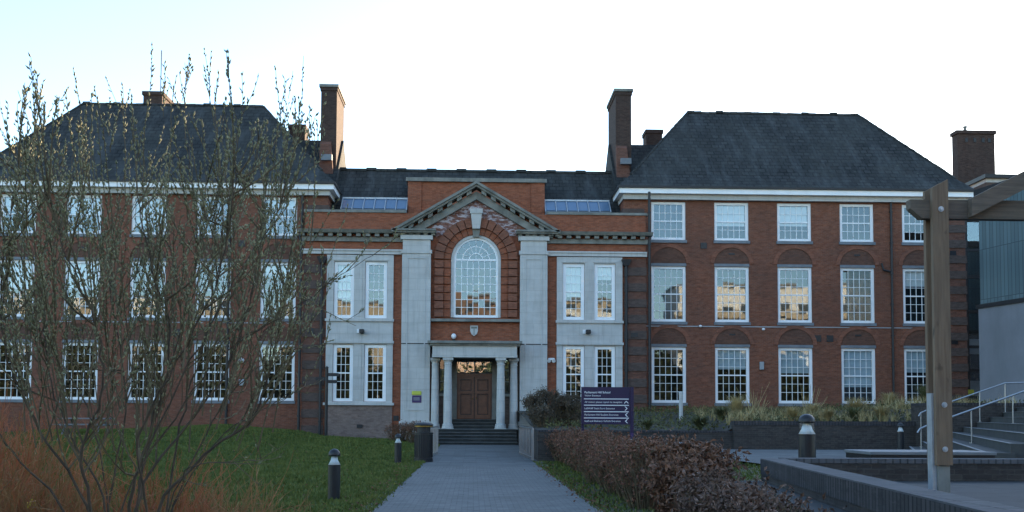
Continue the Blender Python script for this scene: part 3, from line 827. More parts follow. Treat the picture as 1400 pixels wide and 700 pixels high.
# sill, brick panel, shield
sl_ = MB(); sl_.box(-2.56, fy - 0.32, 6.93, 2.54, fy - 0.003, 7.08); part(sl_, 'sill', 'stone_dark')
sh = MB(); sh.prism([(-0.30, 6.72), (0.13, 6.72), (0.13, 6.42), (0.07, 6.25), (-0.085, 6.13), (-0.24, 6.25), (-0.30, 6.42)], 'y', fy - 0.09, fy - 0.002)
S = part(sh, 'shield', 'stone')
sh = MB(); sh.box(-0.25, fy - 0.10, 6.55, 0.08, fy - 0.091, 6.66); sh.box(-0.11, fy - 0.10, 6.2, -0.06, fy - 0.091, 6.54); sh.build('shield_charge', 'stone_dark', S)
# porch: cornice, entablature, columns, recess, door
pc = MB()
pc.box(-2.62, 59.85, 5.62, 2.56, 61.49, 5.76); pc.box(-2.5, 60.0, 5.5, 2.44, 61.49, 5.617)
part(pc, 'porch_cornice', 'stone_dark')
pe = MB(); pe.box(-2.36, 60.12, 5.02, 2.28, 61.4, 5.497); pe.box(-2.38, 60.10, 4.86, 2.30, 61.4, 5.017); part(pe, 'entablature', 'stone')
for x, y, r in ((-1.50, 60.42, 0.235), (1.40, 60.42, 0.235), (-2.22, 61.0, 0.22), (2.14, 61.0, 0.22)):
    c = MB(); zb = 0.98
    c.lathe([(r * 1.35, 0.0), (r * 1.35, 0.10), (r * 1.22, 0.13), (r * 1.25, 0.2), (r * 1.02, 0.26), (r, 1.4), (r * 0.86, 3.42), (r * 0.86, 3.46), (r * 0.95, 3.48), (r * 0.95, 3.52), (r * 0.86, 3.54), (r * 0.88, 3.62), (r * 1.14, 3.73)], (x, y, zb), 20)
    a = r * 1.22; c.box(x - a, y - a, zb + 3.733, x + a, y + a, 4.857); a = r * 1.42; c.box(x - a, y - a, zb - 0.06, x + a, y + a, zb + 0.0)
    part(c, 'column', 'stone', smooth=False)
# recess behind the columns
rc = MB()
rc.quad((-2.5, 61.55, -0.4), (-1.75, 61.55, -0.4), (-1.75, 61.55, 4.95), (-2.5, 61.55, 4.95)); rc.quad((1.65, 61.55, -0.4), (2.5, 61.55, -0.4), (2.5, 61.55, 4.95), (1.65, 61.55, 4.95))
for s in (-1, 1):
    xx = -1.72 if s < 0 else 1.62
    rc.quad((xx, 61.55, -0.4), (xx, 63.0, -0.4), (xx, 63.0, 4.95), (xx, 61.55, 4.95))
rc.quad((-1.75, 63.0, -0.4), (-1.0, 63.0, -0.4), (-1.0, 63.0, 4.95), (-1.75, 63.0, 4.95)); rc.quad((0.95, 63.0, -0.4), (1.65, 63.0, -0.4), (1.65, 63.0, 4.95), (0.95, 63.0, 4.95))
rc.quad((-2.5, 61.55, 4.94), (2.5, 61.55, 4.94), (2.5, 63, 4.94), (-2.5, 63, 4.94))
rc.quad((-2.5, 61.55, 4.95), (2.5, 61.55, 4.95), (2.5, 61.55, 5.7), (-2.5, 61.55, 5.7))
part(rc, 'porch_wall', 'brick_brown', recalc=False)
jm = MB()
for a, b in ((-1.36, -1.04), (0.96, 1.28)):
    jm = MB(); jm.box(a, 62.6, 1.47, b, 62.99, 4.9); part(jm, 'door_jamb', 'stone_dark')
for x in (-1.86, 1.78):
    f = MB(); f.box(x - 0.13, 61.46, 2.9, x + 0.13, 61.545, 4.85); F = part(f, 'porch_window', 'black_metal')
    g = MB(); g.box(x - 0.10, 61.45, 2.96, x + 0.10, 61.458, 4.8); g.build('glass', 'glass_clear', F)
    g = MB(); g.box(x - 0.16, 61.40, 2.75, x + 0.16, 61.545, 2.897)
    for z in (3.55, 4.2): g.box(x - 0.10, 61.435, z, x + 0.10, 61.449, z + 0.05)
    g.build('sill', 'stone_dark', F)
d = MB(); d.box(-1.04, 62.72, 1.47, 0.96, 62.95, 4.0); d.box(-1.04, 62.68, 3.9, 0.96, 62.719, 4.06)
D = part(d, 'door', 'oak_door')
dl = MB()
for a, b in ((-0.97, -0.07), (-0.01, 0.89)):
    dl.box(a, 62.64, 1.5, a + 0.13, 62.718, 3.88); dl.box(b - 0.13, 62.64, 1.5, b, 62.718, 3.88)
    for z0, z1 in ((1.5, 1.72), (2.92, 3.08), (3.74, 3.88)): dl.box(a + 0.13, 62.64, z0, b - 0.13, 62.718, z1)
    for z0, z1 in ((1.80, 2.84), (3.16, 3.66)): dl.box(a + 0.24, 62.695, z0 + 0.03, b - 0.24, 62.719, z1 - 0.03)
dl.build('door_leaf', 'oak_door', D)
mo_ = MB()  # strips round panels and leaf gap, with shade put into their colour
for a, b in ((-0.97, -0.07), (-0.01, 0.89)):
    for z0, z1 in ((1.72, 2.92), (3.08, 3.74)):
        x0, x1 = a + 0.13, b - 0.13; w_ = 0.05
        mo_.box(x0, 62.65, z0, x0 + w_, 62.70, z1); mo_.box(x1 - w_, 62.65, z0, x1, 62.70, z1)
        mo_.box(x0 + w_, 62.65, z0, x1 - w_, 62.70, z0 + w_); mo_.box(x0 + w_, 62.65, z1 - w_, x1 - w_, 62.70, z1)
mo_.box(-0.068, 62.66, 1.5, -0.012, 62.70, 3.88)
mo_.build('door_shade_moulding', 'oak_shade', D)
kn = MB(); kn.lathe([(0.0, 0), (0.035, 0.02), (0.04, 0.05), (0.0, 0.09)], (0.07, 62.63, 2.6), 10); kn.lathe([(0.0, 0), (0.035, 0.02), (0.04, 0.05), (0.0, 0.09)], (-0.15, 62.63, 2.6), 10); kn.build('door_knob', 'gold', D)
tw = MB(); tw.box(-1.04, 62.70, 4.063, 0.96, 62.72, 4.85)
T = part(tw, 'transom_window', 'leaded_glass')
tb = MB(); tb.box(-1.04, 62.66, 4.062, 0.96, 62.699, 4.12); tb.box(-1.04, 62.66, 4.82, 0.96, 62.699, 4.9)
for cx, hw in ((-0.74, 0.26), (-0.02, 0.44), (0.68, 0.26)):
    pts = []
    for i in range(25):
        a = 2 * math.pi * i / 24; pts.append((cx + hw * math.copysign(abs(math.cos(a)) ** 0.6, math.cos(a)), 62.68, 4.47 + 0.33 * math.copysign(abs(math.sin(a)) ** 0.7, math.sin(a))))
    tb.tube(pts, 0.022, 5, caps=False)
tb.box(-0.06, 62.67, 4.12, 0.02, 62.699, 4.82)
tb.build('tracery', 'black_metal', T)
sf = MB(); sf.box(-1.04, 62.5, 4.86, 0.96, 62.95, 4.94); part(sf, 'door_head', 'stone_dark')
# downpipes, hopper heads, cables, vents
for x, y, z0, z1 in ((-9.78, 61.33, 0.8, 11.3), (-8.60, 61.28, 0.5, 10.2), (8.48, 61.28, 1.6, 10.2), (9.80, 61.33, 1.6, 14.4), (24.08, 62.36, 2.0, 14.6), (-14.0, 62.36, 1.1, 14.4)):
    t = MB(); t.tube([(x, y, z0), (x, y, z1)], 0.075, 8)
    z = z0 + 0.8
    while z < z1: t.tube([(x, y, z - 0.05), (x, y, z + 0.05)], 0.105, 8); z += 1.8
    if abs(x) < 9: t.hull6([(x - 0.14, y - 0.14, z1 - 0.05), (x + 0.14, y - 0.14, z1 - 0.05), (x + 0.14, y + 0.14, z1 - 0.05), (x - 0.14, y + 0.14, z1 - 0.05)], [(x - 0.28, y - 0.2, z1 + 0.3), (x + 0.28, y - 0.2, z1 + 0.3), (x + 0.28, y + 0.16, z1 + 0.3), (x - 0.28, y + 0.16, z1 + 0.3)])
    part(t, 'downpipe', 'dark_pipe')
t = MB(); t.tube([(-9.78, 61.33, 11.3), (-9.9, 61.5, 11.7), (-9.9, 62.3, 12.1), (-9.9, 62.3, 14.4)], 0.075, 8); part(t, 'downpipe', 'dark_pipe')
t = MB(); t.tube([(24.08, 62.36, 10.1), (23.6, 62.36, 10.2), (23.5, 62.4, 10.6)], 0.06, 8); part(t, 'waste_pipe', 'dark_pipe')
for s in (-1, 1):
    t = MB(); a, b = sorted((9.7 * s, 27.4 * s)); t.box(a, WY - 0.035, 6.83, b, WY - 0.002, 6.885); part(t, 'cable', 'grey_plastic')
for x, z, w, h, y in ((13.14, 11.54, .36, .36, WY), (19.74, 6.21, .38, .38, WY), (20.45, 6.21, .38, .38, WY), (-13.31, 11.39, .36, .36, WY), (-16.9, 6.3, .38, .38, WY), (8.95, 6.25, .38, .26, CY - 0.07), (-9.2, 6.35, .36, .3, CY - 0.07), (27.75, 11.2, .36, .36, WY), (27.75, 6.1, .36, .36, WY), (-6.4, 1.05, .32, .2, CY - .12), (-4.4, 1.5, .3, .3, CY - 0.0)):
    t = MB(); t.box(x - w / 2, y - 0.05, z - h / 2, x + w / 2, y - 0.002, z + h / 2); part(t, 'air_vent', 'black_metal')

# entrance steps
plain('step_riser', (0.036, 0.036, 0.033), 0.9, 0.3, 2)  # dirty risers, also darkened as painted shadow between the treads
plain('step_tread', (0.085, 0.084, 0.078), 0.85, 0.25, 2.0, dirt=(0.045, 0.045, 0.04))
es_t = thing('entrance_steps', 'broad worn stone steps leading up to the front door between the columns', 'steps', (0.05, 57.6, 0.13))
nst = 5; z0 = path_z(57.5); rise = (0.95 - z0) / nst
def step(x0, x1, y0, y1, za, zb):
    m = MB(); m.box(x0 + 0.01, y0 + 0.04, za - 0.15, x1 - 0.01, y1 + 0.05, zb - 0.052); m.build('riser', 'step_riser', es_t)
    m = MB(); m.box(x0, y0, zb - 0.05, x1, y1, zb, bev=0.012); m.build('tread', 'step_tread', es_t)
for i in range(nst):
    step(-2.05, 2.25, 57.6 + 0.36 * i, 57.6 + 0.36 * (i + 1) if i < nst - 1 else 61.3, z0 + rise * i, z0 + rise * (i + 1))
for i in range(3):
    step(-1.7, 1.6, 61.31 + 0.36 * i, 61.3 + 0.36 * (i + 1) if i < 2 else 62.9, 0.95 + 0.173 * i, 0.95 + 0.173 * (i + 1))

# ------------------------------------------------------------------ modern buildings on the right
mod = thing('modern_building', 'modern block with translucent glass cladding above a plain grey rendered wall', 'building', (28, 50, 2))
def P4(y, x0=26.15): return x0 + (56 - y) * 0.19
A = [(P4(56), 56), (P4(40), 40), (75, 40), (75, 56)]  # block stretched unseen to the right to keep low sun off the forecourt
b = MB(); b.hull6([(*p, 1.9) for p in A], [(*p, 7.35) for p in A]); b.build('wall', 'render_grey', mod)
A2 = [(P4(56) + 0.06, 55.9), (P4(40) + 0.06, 40.1), (74.9, 40.1), (74.9, 55.9)]
b = MB(); b.hull6([(*p, 7.56) for p in A2], [(*p, 13.2) for p in A2]); b.build('glass_cladding', 'channel_glass', mod)
A3 = [(P4(56) - 0.1, 56.1), (P4(40) - 0.1, 39.9), (75.1, 39.9), (75.1, 56.1)]
b = MB(); b.hull6([(*p, 7.353) for p in A3], [(*p, 7.557) for p in A3]); b.hull6([(*p, 13.203) for p in A3], [(*p, 13.6) for p in A3]); b.build('flashing', 'dark_pipe', mod)
tw = MB(); tw.box(28.65, 64.2, 2, 34, 64.26, 14.0)
tow = thing('glass_link', 'narrow dark framed glass stair link between the brick wing and the glass clad block', 'building', (30, 64, 2))
tw.build('glass', 'glass', tow)
fr = MB()
for x in (28.75, 29.25, 30.35, 32.0): fr.box(x - 0.09, 64.05, 2, x + 0.09, 64.197, 14.0)
for z in (2.1, 4.5, 5.9, 8.0, 10.1, 11.7, 13.5): fr.box(28.65, 64.07, z - 0.08, 34, 64.195, z + 0.08)
fr.build('frame', 'dark_pipe', tow)
bx = MB(); bx.box(28.65, 65.4, 2, 34, 66.2, 14.0); bx.build('inner_wall', 'interior', tow)
for z in (3.0, 5.5):
    q = MB(); q.box(28.9, 64.6, z, 32, 64.7, z + 0.9); q.build('interior_panel', 'grey_plastic', tow)
bb = thing('brick_annexe', 'dark brick annexe with flat roof and big chimney stack behind the right wing', 'building', (40, 72, 0))
q = MB(); q.box(33.4, 70, 0, 52, 75, 17.1); q.build('wall', 'brick_brown', bb)
q = MB(); q.box(33.2, 69.7, 17.35, 52.2, 75.3, 17.6); q.build('roof', 'dark_pipe', bb)
q = MB(); q.box(33.38, 69.98, 17.103, 52.1, 75.1, 17.347); q.build('fascia', 'stone', bb)
ch = MB(); ch.box(34.25, 76, 10, 36.95, 76.9, 21.9); ch.box(34.15, 75.9, 21.903, 37.05, 77.0, 22.15); cc = ch.build('chimney', 'brick_chimney', bb)
v_ = MB()
for x in (34.9, 35.5, 36.1, 36.55): v_.box(x - 0.1, 75.96, 21.3, x + 0.1, 75.998, 21.6)
v_.build('flue_vent', 'black_metal', cc)
v_ = MB(); v_.lathe([(0.12, 0), (0.12, 0.3), (0.16, 0.32), (0.16, 0.4)], (35.0, 76.4, 22.15), 10); v_.build('chimney_pot', 'stone_dark', cc)
q = MB(); q.tube([(36.0, 69.6, 16.2), (36.0, 69.6, 19.4)], 0.06, 6); q.build('mast', 'dark_pipe', bb)
q = MB(); q.box(33.36, 71, 14.8, 33.40, 71.9, 16.2); q.build('window', 'glass', bb)
lowb = MB(); lowb.box(-60, 82, 0, -33, 90, 17.9); lowb.box(-60.4, 81.5, 17.905, -32.6, 90.5, 18.7)
tag(lowb.build('flat_roofed_block', 'lead'), 'flat roofed building edge showing beyond the left hip of the roof', 'building')

# ------------------------------------------------------------------ buildings behind the camera, seen only in the window reflections
def block(name, label, x0, x1, y0, h, mats, bands):
    t = thing(name, label, 'building', ((x0 + x1) / 2, y0, 0))
    w = MB(); w.box(x0, y0 - 14, -0.3, x1, y0, h); w.build('wall', mats[0], t)
    wn_ = MB(); bl = MB()
    fl = int(h // 3)
    for k in range(fl):
        z = 1.0 + 3 * k
        x = x0 + 1.2
        while x < x1 - 2:
            wn_.box(x, y0 + 0.002, z, x + 1.5, y0 + 0.05, z + 1.5); x += 3.2
        if bands: bl.box(x0 - 0.2, y0 + 0.06, z - 0.8, x1 + 0.2, y0 + 1.3, z + 0.15)
    wn_.build('window', 'far_glass', t)
    if bands: bl.build('balcony', mats[1], t)
    r = MB(); r.box(x0 - 0.3, y0 - 14.3, h + 0.003, x1 + 0.3, y0 + 0.4, h + 0.35); r.build('roof', 'lead', t)
block('apartment_block', 'tall pale apartment block with balcony bands, mirrored in the right hand windows', 34, 80, -56, 23.5, ('pale_panel', 'tan_panel'), True)
block('tan_block', 'narrow tan apartment block mirrored in the right stone bay windows', 11, 29, -60, 21, ('tan_panel', 'pale_panel'), True)
block('brick_house', 'red brick block without balconies, mirrored in the arched window', -9, 5, -62, 22, ('far_brick', 'pale_panel'), False)
block('tan_block', 'broad tan block without balconies, mirrored in the left stone bay windows', -32, -12, -58, 20, ('tan_panel', 'pale_panel'), False)
block('pale_block', 'wide pale flat block with balcony bands, mirrored in the left wing windows', -82, -38, -58, 21, ('pale_panel', 'tan_panel'), True)
def leaf_blob(n, c, rad, size, rr):
    V = []; Fc = []
    for i in range(n):
        d = Vector((rr.gauss(0, 1), rr.gauss(0, 1), rr.gauss(0, 1))).normalized()
        p = Vector((c[0] + d.x * rad[0] * rr.uniform(.4, 1), c[1] + d.y * rad[1] * rr.uniform(.4, 1), c[2] + d.z * rad[2] * rr.uniform(.4, 1)))
        u = Vector((rr.gauss(0, 1), rr.gauss(0, 1), rr.gauss(0, 1))).normalized(); w = u.orthogonal().normalized()
        s = size * rr.uniform(.6, 1.3); o = len(V)
        V += [p - u * s, p + w * s * .5, p + u * s, p - w * s * .5]; Fc.append((o, o + 1, o + 2, o + 3))
    return V, Fc
wd = MB(); rr = random.Random(9)
for i in range(34):
    x = -84 + 5.1 * i + rr.uniform(-1.5, 1.5); h = rr.uniform(11.5, 14.5) * (0.8 if abs(x) < 12 else 1)
    wd.tube([(x, -38, -0.3), (x + rr.uniform(-.5, .5), -38, h * .6)], [.3, .12], 6)
    wd.add(*leaf_blob(1500, (x, -38 + rr.uniform(-2, 2), h * .5), (3.8, 3, h * .5), 0.55, rr))
stuff(tag(wd.build('far_wood', 'far_leaf', recalc=False), 'dark belt of trees across the grounds, mirrored in the ground floor windows', 'wood'))

# ------------------------------------------------------------------ walls, benches and steps of the terrace
def wall_thing(name, label, pieces, group=None):
    """pieces: (part name, material, [MB])"""
    t = thing(name, label, 'wall', pieces[0][3], group)
    for pn, mt, mb, _ in pieces: mb.build(pn, mt, t)
    return t
b = MB(); b.box(2.26, 40.2, -0.1, 9.45, 40.5, 1.07); b.box(2.26, 40.5, -0.1, 2.56, 57.5, 1.07)
c = MB(); c.box(2.24, 40.17, 1.073, 9.45, 40.52, 1.15); c.box(2.24, 40.52, 1.073, 2.58, 57.5, 1.15)
wall_thing('planter_wall', 'long low dark brick planter wall beside the steps, behind the purple sign', [('wall', 'brick_blue', b, (5, 40.2, 0)), ('coping', 'brick_soldier', c, None)])
b = MB(); b.box(9.453, 40.0, -0.1, 16.2, 40.4, 1.36)
c = MB(); c.box(9.453, 39.98, 1.363, 16.2, 40.42, 1.52)
wall_thing('planter_wall', 'higher dark brick planter wall with tan grasses behind it, between the sign and the stair', [('wall', 'brick_blue', b, (12, 40, 0)), ('coping', 'brick_soldier', c, None)])
b = MB(); b.box(16.203, 38.0, 0.1, 26, 38.4, 2.1); b.box(16.203, 38.4, 0.1, 16.5, 40.4, 2.1)
c = MB(); c.box(16.19, 37.98, 2.103, 26, 38.42, 2.2); c.box(16.19, 38.42, 2.103, 16.52, 40.4, 2.2)
wall_thing('stair_wall', 'dark brick wall rising along the back of the outdoor stair', [('wall', 'brick_blue', b, (18, 38, 0)), ('coping', 'brick_soldier', c, None)])

ZC = 1.05
A0, B0 = Vector((4.1, 16.0, 0)), Vector((2.95, 4.6, 0))
dn = (B0 - A0).normalized(); nr = Vector((-dn.y, dn.x, 0))
if nr.x < 0: nr = -nr
def strip(a, b_, o0, o1, z0, z1):
    p = [a + nr * o0, b_ + nr * o0, b_ + nr * o1, a + nr * o1]
    return [(q.x, q.y, z0) for q in p], [(q.x, q.y, z1) for q in p]
brick('brick_coping_across', (0.125, 0.122, 0.125), (0.095, 0.093, 0.10), (0.03, 0.03, 0.03), w=3.4, h=0.11, mo=0.014, stain_amt=0.3, stain=(0.06, 0.06, 0.055), offset=0.0)
b = MB(); b.hull6(*strip(A0, B0, 0, 0.33, -0.1, 0.82)); b.box(4.43, 16.0, 0.1, 16, 16.33, 0.98)
k1 = MB(); k1.hull6(*strip(A0, B0, -0.012, 0.342, 0.822, 1.035))
k2 = MB(); k2.hull6(*strip(A0, B0, -0.006, 0.336, 1.036, ZC))
k3 = MB(); k3.box(4.445, 15.985, 0.983, 16, 16.345, ZC)
t = thing('court_wall', 'L-shaped low brick wall with pale brick coping round the timber post', 'wall', (4.1, 16, 0.3))
b.build('wall', 'brick_blue', t); k1.build('soldier_course', 'brick_soldier', t); k2.build('coping', 'brick_coping_across', t); k3.build('coping', 'brick_coping', t)

# outdoor stair climbing to the right
U = Vector((-0.35, -0.937, 0)); Nn = Vector((0.937, -0.35, 0))
st = MB(); ns = MB()
for k in range(-3, 7):
    o = Vector((16.6 + 0.48 * k, 38.0, 0)); z1 = 1.17 + 0.172 * k
    L = 18.6
    p = [o - U * 0.0, o + U * L, o + U * L + Nn * 0.52, o + Nn * 0.52 - U * 0.0]
    p[3].y = min(p[3].y, 37.99)
    far = 0.52 if k < 6 else 6
    p[2] = o + U * L + Nn * far; p[3] = Vector((o.x + far, 37.99, 0))
    st.hull6([(q.x, q.y, 0.3) for q in p], [(q.x, q.y, z1) for q in p])
    q2 = [o + U * L - Nn * 0.02, o - Nn * 0.02 + U * 0.02, o + Nn * 0.05 + U * 0.02, o + U * L + Nn * 0.05]
    ns.hull6([(q.x, q.y, z1 + 0.002) for q in q2], [(q.x, q.y, z1 + 0.012) for q in q2])
t = thing('outdoor_stair', 'wide grey outdoor stair climbing to the right towards the modern block', 'steps', (15, 30, 0.4))
st.build('step', 'stone_step', t); ns.build('nosing', 'bench_top', t)

def stair_z(x, y):
    k = (x + 0.3736 * (38 - y) - 16.6) / 0.48
    return 1.17 + 0.172 * max(-4, min(6, math.floor(k)))
def rail(label, pts, posts, h):
    t = thing('handrail', label, 'handrail', pts[0], 'steel handrails of the outdoor stair')
    m = MB(); m.tube(pts, 0.024, 8); m.build('rail', 'steel', t)
    for p in posts:
        m = MB(); m.tube([p[0], p[1]], 0.019, 8); m.lathe([(0.06, 0), (0.06, 0.015)], p[0], 10); m.build('post', 'steel', t)
# rail along the back wall
def rz(x, sl, x0, z0): return z0 + (x - x0) * sl
pts = [(15.25, 37.4, 1.72), (15.32, 37.4, 1.83), (15.5, 37.4, 1.91)] + [(x, 37.4, rz(x, 0.345, 15.5, 1.91)) for x in (16.5, 18.3)] + [(19.6, 37.4, 2.92), (22, 37.4, 2.92)]
rail('steel handrail along the back wall of the stair, the farther of the two', pts,
     [((x, 37.4, z0), (x, 37.4, z1)) for x, z0, z1 in ((15.33, 0.66, 1.83), (17.4, 1.52, 2.56), (18.3, 1.86, 2.87), (20.2, 2.2, 2.92))], 1)
y = 28.5
pts = [(11.55, y, 1.27), (11.62, y, 1.37), (11.8, y, 1.45)] + [(x, y, rz(x, 0.352, 11.8, 1.45)) for x in (12.8, 14.0, 15.4)] + [(17, y, 2.72)]
rail('steel handrail in the middle of the stair, the nearer of the two', pts,
     [((x, y, stair_z(x, y)), (x, y, z1)) for x, z1 in ((11.65, 1.39), (13.0, 1.87), (14.12, 2.27), (15.4, 2.7))], 1)

def slab_bench(x0, x1, y0, y1, zt, zg, label):
    t = thing('bench', label, 'bench', ((x0 + x1) / 2, (y0 + y1) / 2, zg))
    m = MB(); m.box(x0, y0, zt - 0.05, x1, y1, zt, bev=0.006); m.build('seat', 'bench_top', t)
    m = MB(); m.box(x0 + 0.02, y0 + 0.02, zt - 0.13, x1 - 0.02, y1 - 0.02, zt - 0.052); m.build('frame', 'black_metal', t)
    for xa in (x0 + 0.25, x1 - 0.45):
        m = MB(); m.box(xa, y0 + 0.2, zg - 0.05, xa + 0.2, y1 - 0.2, zt - 0.132); m.build('leg', 'black_metal', t)
slab_bench(6.05, 8.05, 16.9, 18.1, 1.125, terr_z(7, 17.5), 'flat slab bench on the terrace just behind the low wall and timber post')
slab_bench(4.75, 5.6, 26.2, 27.8, 1.02, 0.5, 'small slab bench half hidden behind the hedge near the planter wall')

# ------------------------------------------------------------------ pergola
pg = thing('pergola', 'weathered timber pergola corner with bolted double post, beam and rafter', 'pergola', (5.55, 13, 0.725))
def bolt(x, y, z):
    b_ = MB(); b_.tube([(x, y - 0.005, z), (x, y - 0.012, z)], 0.034, 12); b_.tube([(x, y - 0.012, z), (x, y - 0.03, z)], 0.02, 6); return b_
for ya, yb in ((12.93, 13.0), (13.14, 13.21)):
    p = MB(); p.hull6([(5.40, ya, 1.09), (5.595, ya, 1.09), (5.595, yb, 1.09), (5.40, yb, 1.09)], [(5.40, ya, 4.43), (5.595, ya, 4.54), (5.595, yb, 4.54), (5.40, yb, 4.43)])
    P1 = p.build('post', 'timber', pg)
    if ya < 13:
        for z in (1.28, 1.81, 4.17): bolt(5.50, 12.93, z).build('bolt', 'galvanised', P1)
p = MB(); p.box(5.43, 12.96, 0.70, 5.57, 13.18, 1.087); p.build('post_foot', 'stone_dark', pg)
p = MB(); p.box(5.375, 12.99 + 0.012, 0.70, 5.428, 13.137, 1.95); p.build('bracket', 'galvanised', pg)
bm_ = MB(); bm_.prism([(5.16, 4.30), (5.16, 4.19), (5.30, 4.07), (9.6, 4.07), (9.6, 4.30)], 'y', 13.003, 13.137); bm_.build('beam', 'timber_grey', pg)
r_ = MB(); r_.prism([(5.86, 4.08), (5.86, 4.30), (9.3, 4.30 + .515 * 3.44), (9.3, 4.08 + .515 * 3.44)], 'y', 12.87, 13.0); r_.build('rafter', 'timber_grey', pg)
p = MB(); p.box(9.2, 13.14, 0.7, 9.4, 13.3, 6.0); p.build('post', 'timber', pg)
pa = MB(); rr = random.Random(3)
pts_ = [(4.83 + rr.uniform(-.07, .07), 13.4 + rr.uniform(-.06, .06), 0.73 + rr.uniform(0, .05)) for _ in range(9)]
pa.add(pts_, [(0, 1, 2), (2, 3, 4), (4, 5, 6), (6, 7, 8), (1, 4, 7), (0, 3, 8), (2, 5, 8)])
tag(pa.build('litter', 'paper', recalc=False), 'crumpled white litter on the ground inside the low wall', 'litter')

# ------------------------------------------------------------------ bollards, bin, signs, railings
def bollard(label, x, y, z, r=0.12, h=1.02):
    t = thing('bollard_light', label, 'bollard', (x, y, z), 'black bollard lights with white cone reflectors')
    m = MB(); m.lathe([(r * 1.08, -0.05), (r * 1.08, 0.02), (r, 0.03), (r, h * 0.675), (r * 1.02, h * .68), (r * 1.02, h * .695)], (x, y, z), 24); m.build('post', 'black_metal', t)
    m = MB(); m.lathe([(r * 0.97, h * .697), (r * 0.62, h * .77), (r * 0.42, h * .865)], (x, y, z), 24); m.build('reflector', 'white_plastic', t, smooth=True)
    m = MB()
    for k in range(24):
        a0, a1 = 2 * math.pi * k / 24, 2 * math.pi * (k + 1) / 24
        m.quad((x + r * .93 * math.cos(a0), y + r * .93 * math.sin(a0), z + h * .70), (x + r * .93 * math.cos(a1), y + r * .93 * math.sin(a1), z + h * .70), (x + r * .93 * math.cos(a1), y + r * .93 * math.sin(a1), z + h * .862), (x + r * .93 * math.cos(a0), y + r * .93 * math.sin(a0), z + h * .862))
    m.build('lens', 'glass_clear', t, recalc=False)
    m = MB(); prof = [(r * .98, h * .863), (r * .98, h * .885)] + [(r * .98 * math.cos(a), h * .885 + (h * .115) * math.sin(a)) for a in [math.pi / 2 * i / 6 for i in range(1, 7)]]
    m.lathe(prof, (x, y, z), 24); m.build('cap', 'black_metal', t, smooth=True)
bollard('nearest bollard light, standing alone on the lawn left of the path', -2.82, 21.6, -0.02)
bollard('bollard light on the lawn beside the black litter bin', -2.69, 38.0, lawn_z(-2.69, 38) - 0.01)
bollard('big bollard light just behind the low court wall on the right', 5.15, 17.2, 0.66, 0.135, 1.05)
bollard('small distant bollard light below the planter wall near the outdoor stair', 14.45, 37.0, 0.49, 0.115, 1.0)

bt = thing('litter_bin', 'round black litter bin with a gold band beside the path', 'litter bin', (-1.87, 39.3, 0.02))
c0 = (-1.87, 39.3, 0.02)
m = MB(); m.lathe([(0.34, 0), (0.34, 0.13), (0.315, 0.14), (0.315, 0.98), (0.345, 0.99), (0.345, 1.03), (0.24, 1.04)], c0, 28); BM_ = m.build('body', 'black_metal', bt)
m = MB()
for k in range(28):
    a = 2 * math.pi * k / 28; m.tube([(c0[0] + .318 * math.cos(a), c0[1] + .318 * math.sin(a), c0[2] + .16), (c0[0] + .318 * math.cos(a), c0[1] + .318 * math.sin(a), c0[2] + .96)], 0.014, 5)
m.build('ribs', 'black_metal', BM_)
m = MB(); m.lathe([(0.24, 1.04), (0.24, 1.24)], c0, 20); m.build('liner', 'dark_pipe', bt)
m = MB(); m.lathe([(0.325, 1.235), (0.33, 1.245), (0.33, 1.275), (0.325, 1.28)], c0, 28); m.build('band', 'gold', bt)
m = MB(); m.lathe([(0.34, 1.281), (0.35, 1.30), (0.34, 1.33), (0.25, 1.375), (0.1, 1.395), (0, 1.40)], c0, 28); m.build('lid', 'black_metal', bt, smooth=True)

def railing(label, x0, y0, x1, y1, zt, zb, n):
    t = thing('railing', label, 'railing', (x0, y0, zb), 'barred steel railings flanking the steps')
    m = MB(); m.tube([(x0, y0, zt), (x1, y1, zt)], 0.03, 6); m.build('top_rail', 'steel', t)
    m = MB(); m.tube([(x0, y0, zb + 0.1), (x1, y1, zb + 0.1)], 0.02, 6); m.build('bottom_rail', 'steel', t)
    for i in range(n):
        f = i / (n - 1); x, y = x0 + (x1 - x0) * f, y0 + (y1 - y0) * f
        m = MB(); w = 0.04 if i in (0,) else 0.022
        m.box(x - w, y - w, zb - 0.03, x + w, y + w, zt); m.build('bar', 'steel', t)
railing('barred steel railing right of the steps, ending at the planter wall', 2.12, 41.0, 1.88, 46.9, 1.2, 0.02, 10)
railing('barred steel railing left of the steps, behind the litter bin', -1.9, 41.6, -1.62, 47.2, 1.2, 0.02, 9)

def text_mesh(name, s, width, x, y, z, mat, parent, bold=0.0):
    cu = bpy.data.curves.new(name, 'FONT'); cu.body = s; cu.size = 1; cu.align_x = 'LEFT'; cu.align_y = 'CENTER'
    cu.offset = bold
    ob = bpy.data.objects.new(name, cu); C.objects.link(ob)
    me = bpy.data.meshes.new_from_object(ob.evaluated_get(bpy.context.evaluated_depsgraph_get()))
    bpy.data.objects.remove(ob); bpy.data.curves.remove(cu)
    co = [v.co.copy() for v in me.vertices]
    k = width / (max(c.x for c in co) - min(c.x for c in co))
    mx = min(c.x for c in co)
    mb = MB(); mb.v = [(x + (c.x - mx) * k, y, z + c.y * k) for c in co]; mb.f = [tuple(p.vertices) for p in me.polygons]
    bpy.data.meshes.remove(me)
    return mb.build(name, mat, parent, recalc=False)
SG = thing('direction_sign', 'purple direction sign with white lettering and arrows above the hedge', 'sign', (4.0, 34, 0.45))
m = MB(); m.box(3.24, 34.0, 1.41, 4.76, 34.06, 2.57, bev=0.004); PN = m.build('panel', 'sign_purple', SG)
m = MB(); m.box(4.763, 33.98, 0.3, 4.87, 34.08, 2.57); PO = m.build('post', 'sign_purple', SG)
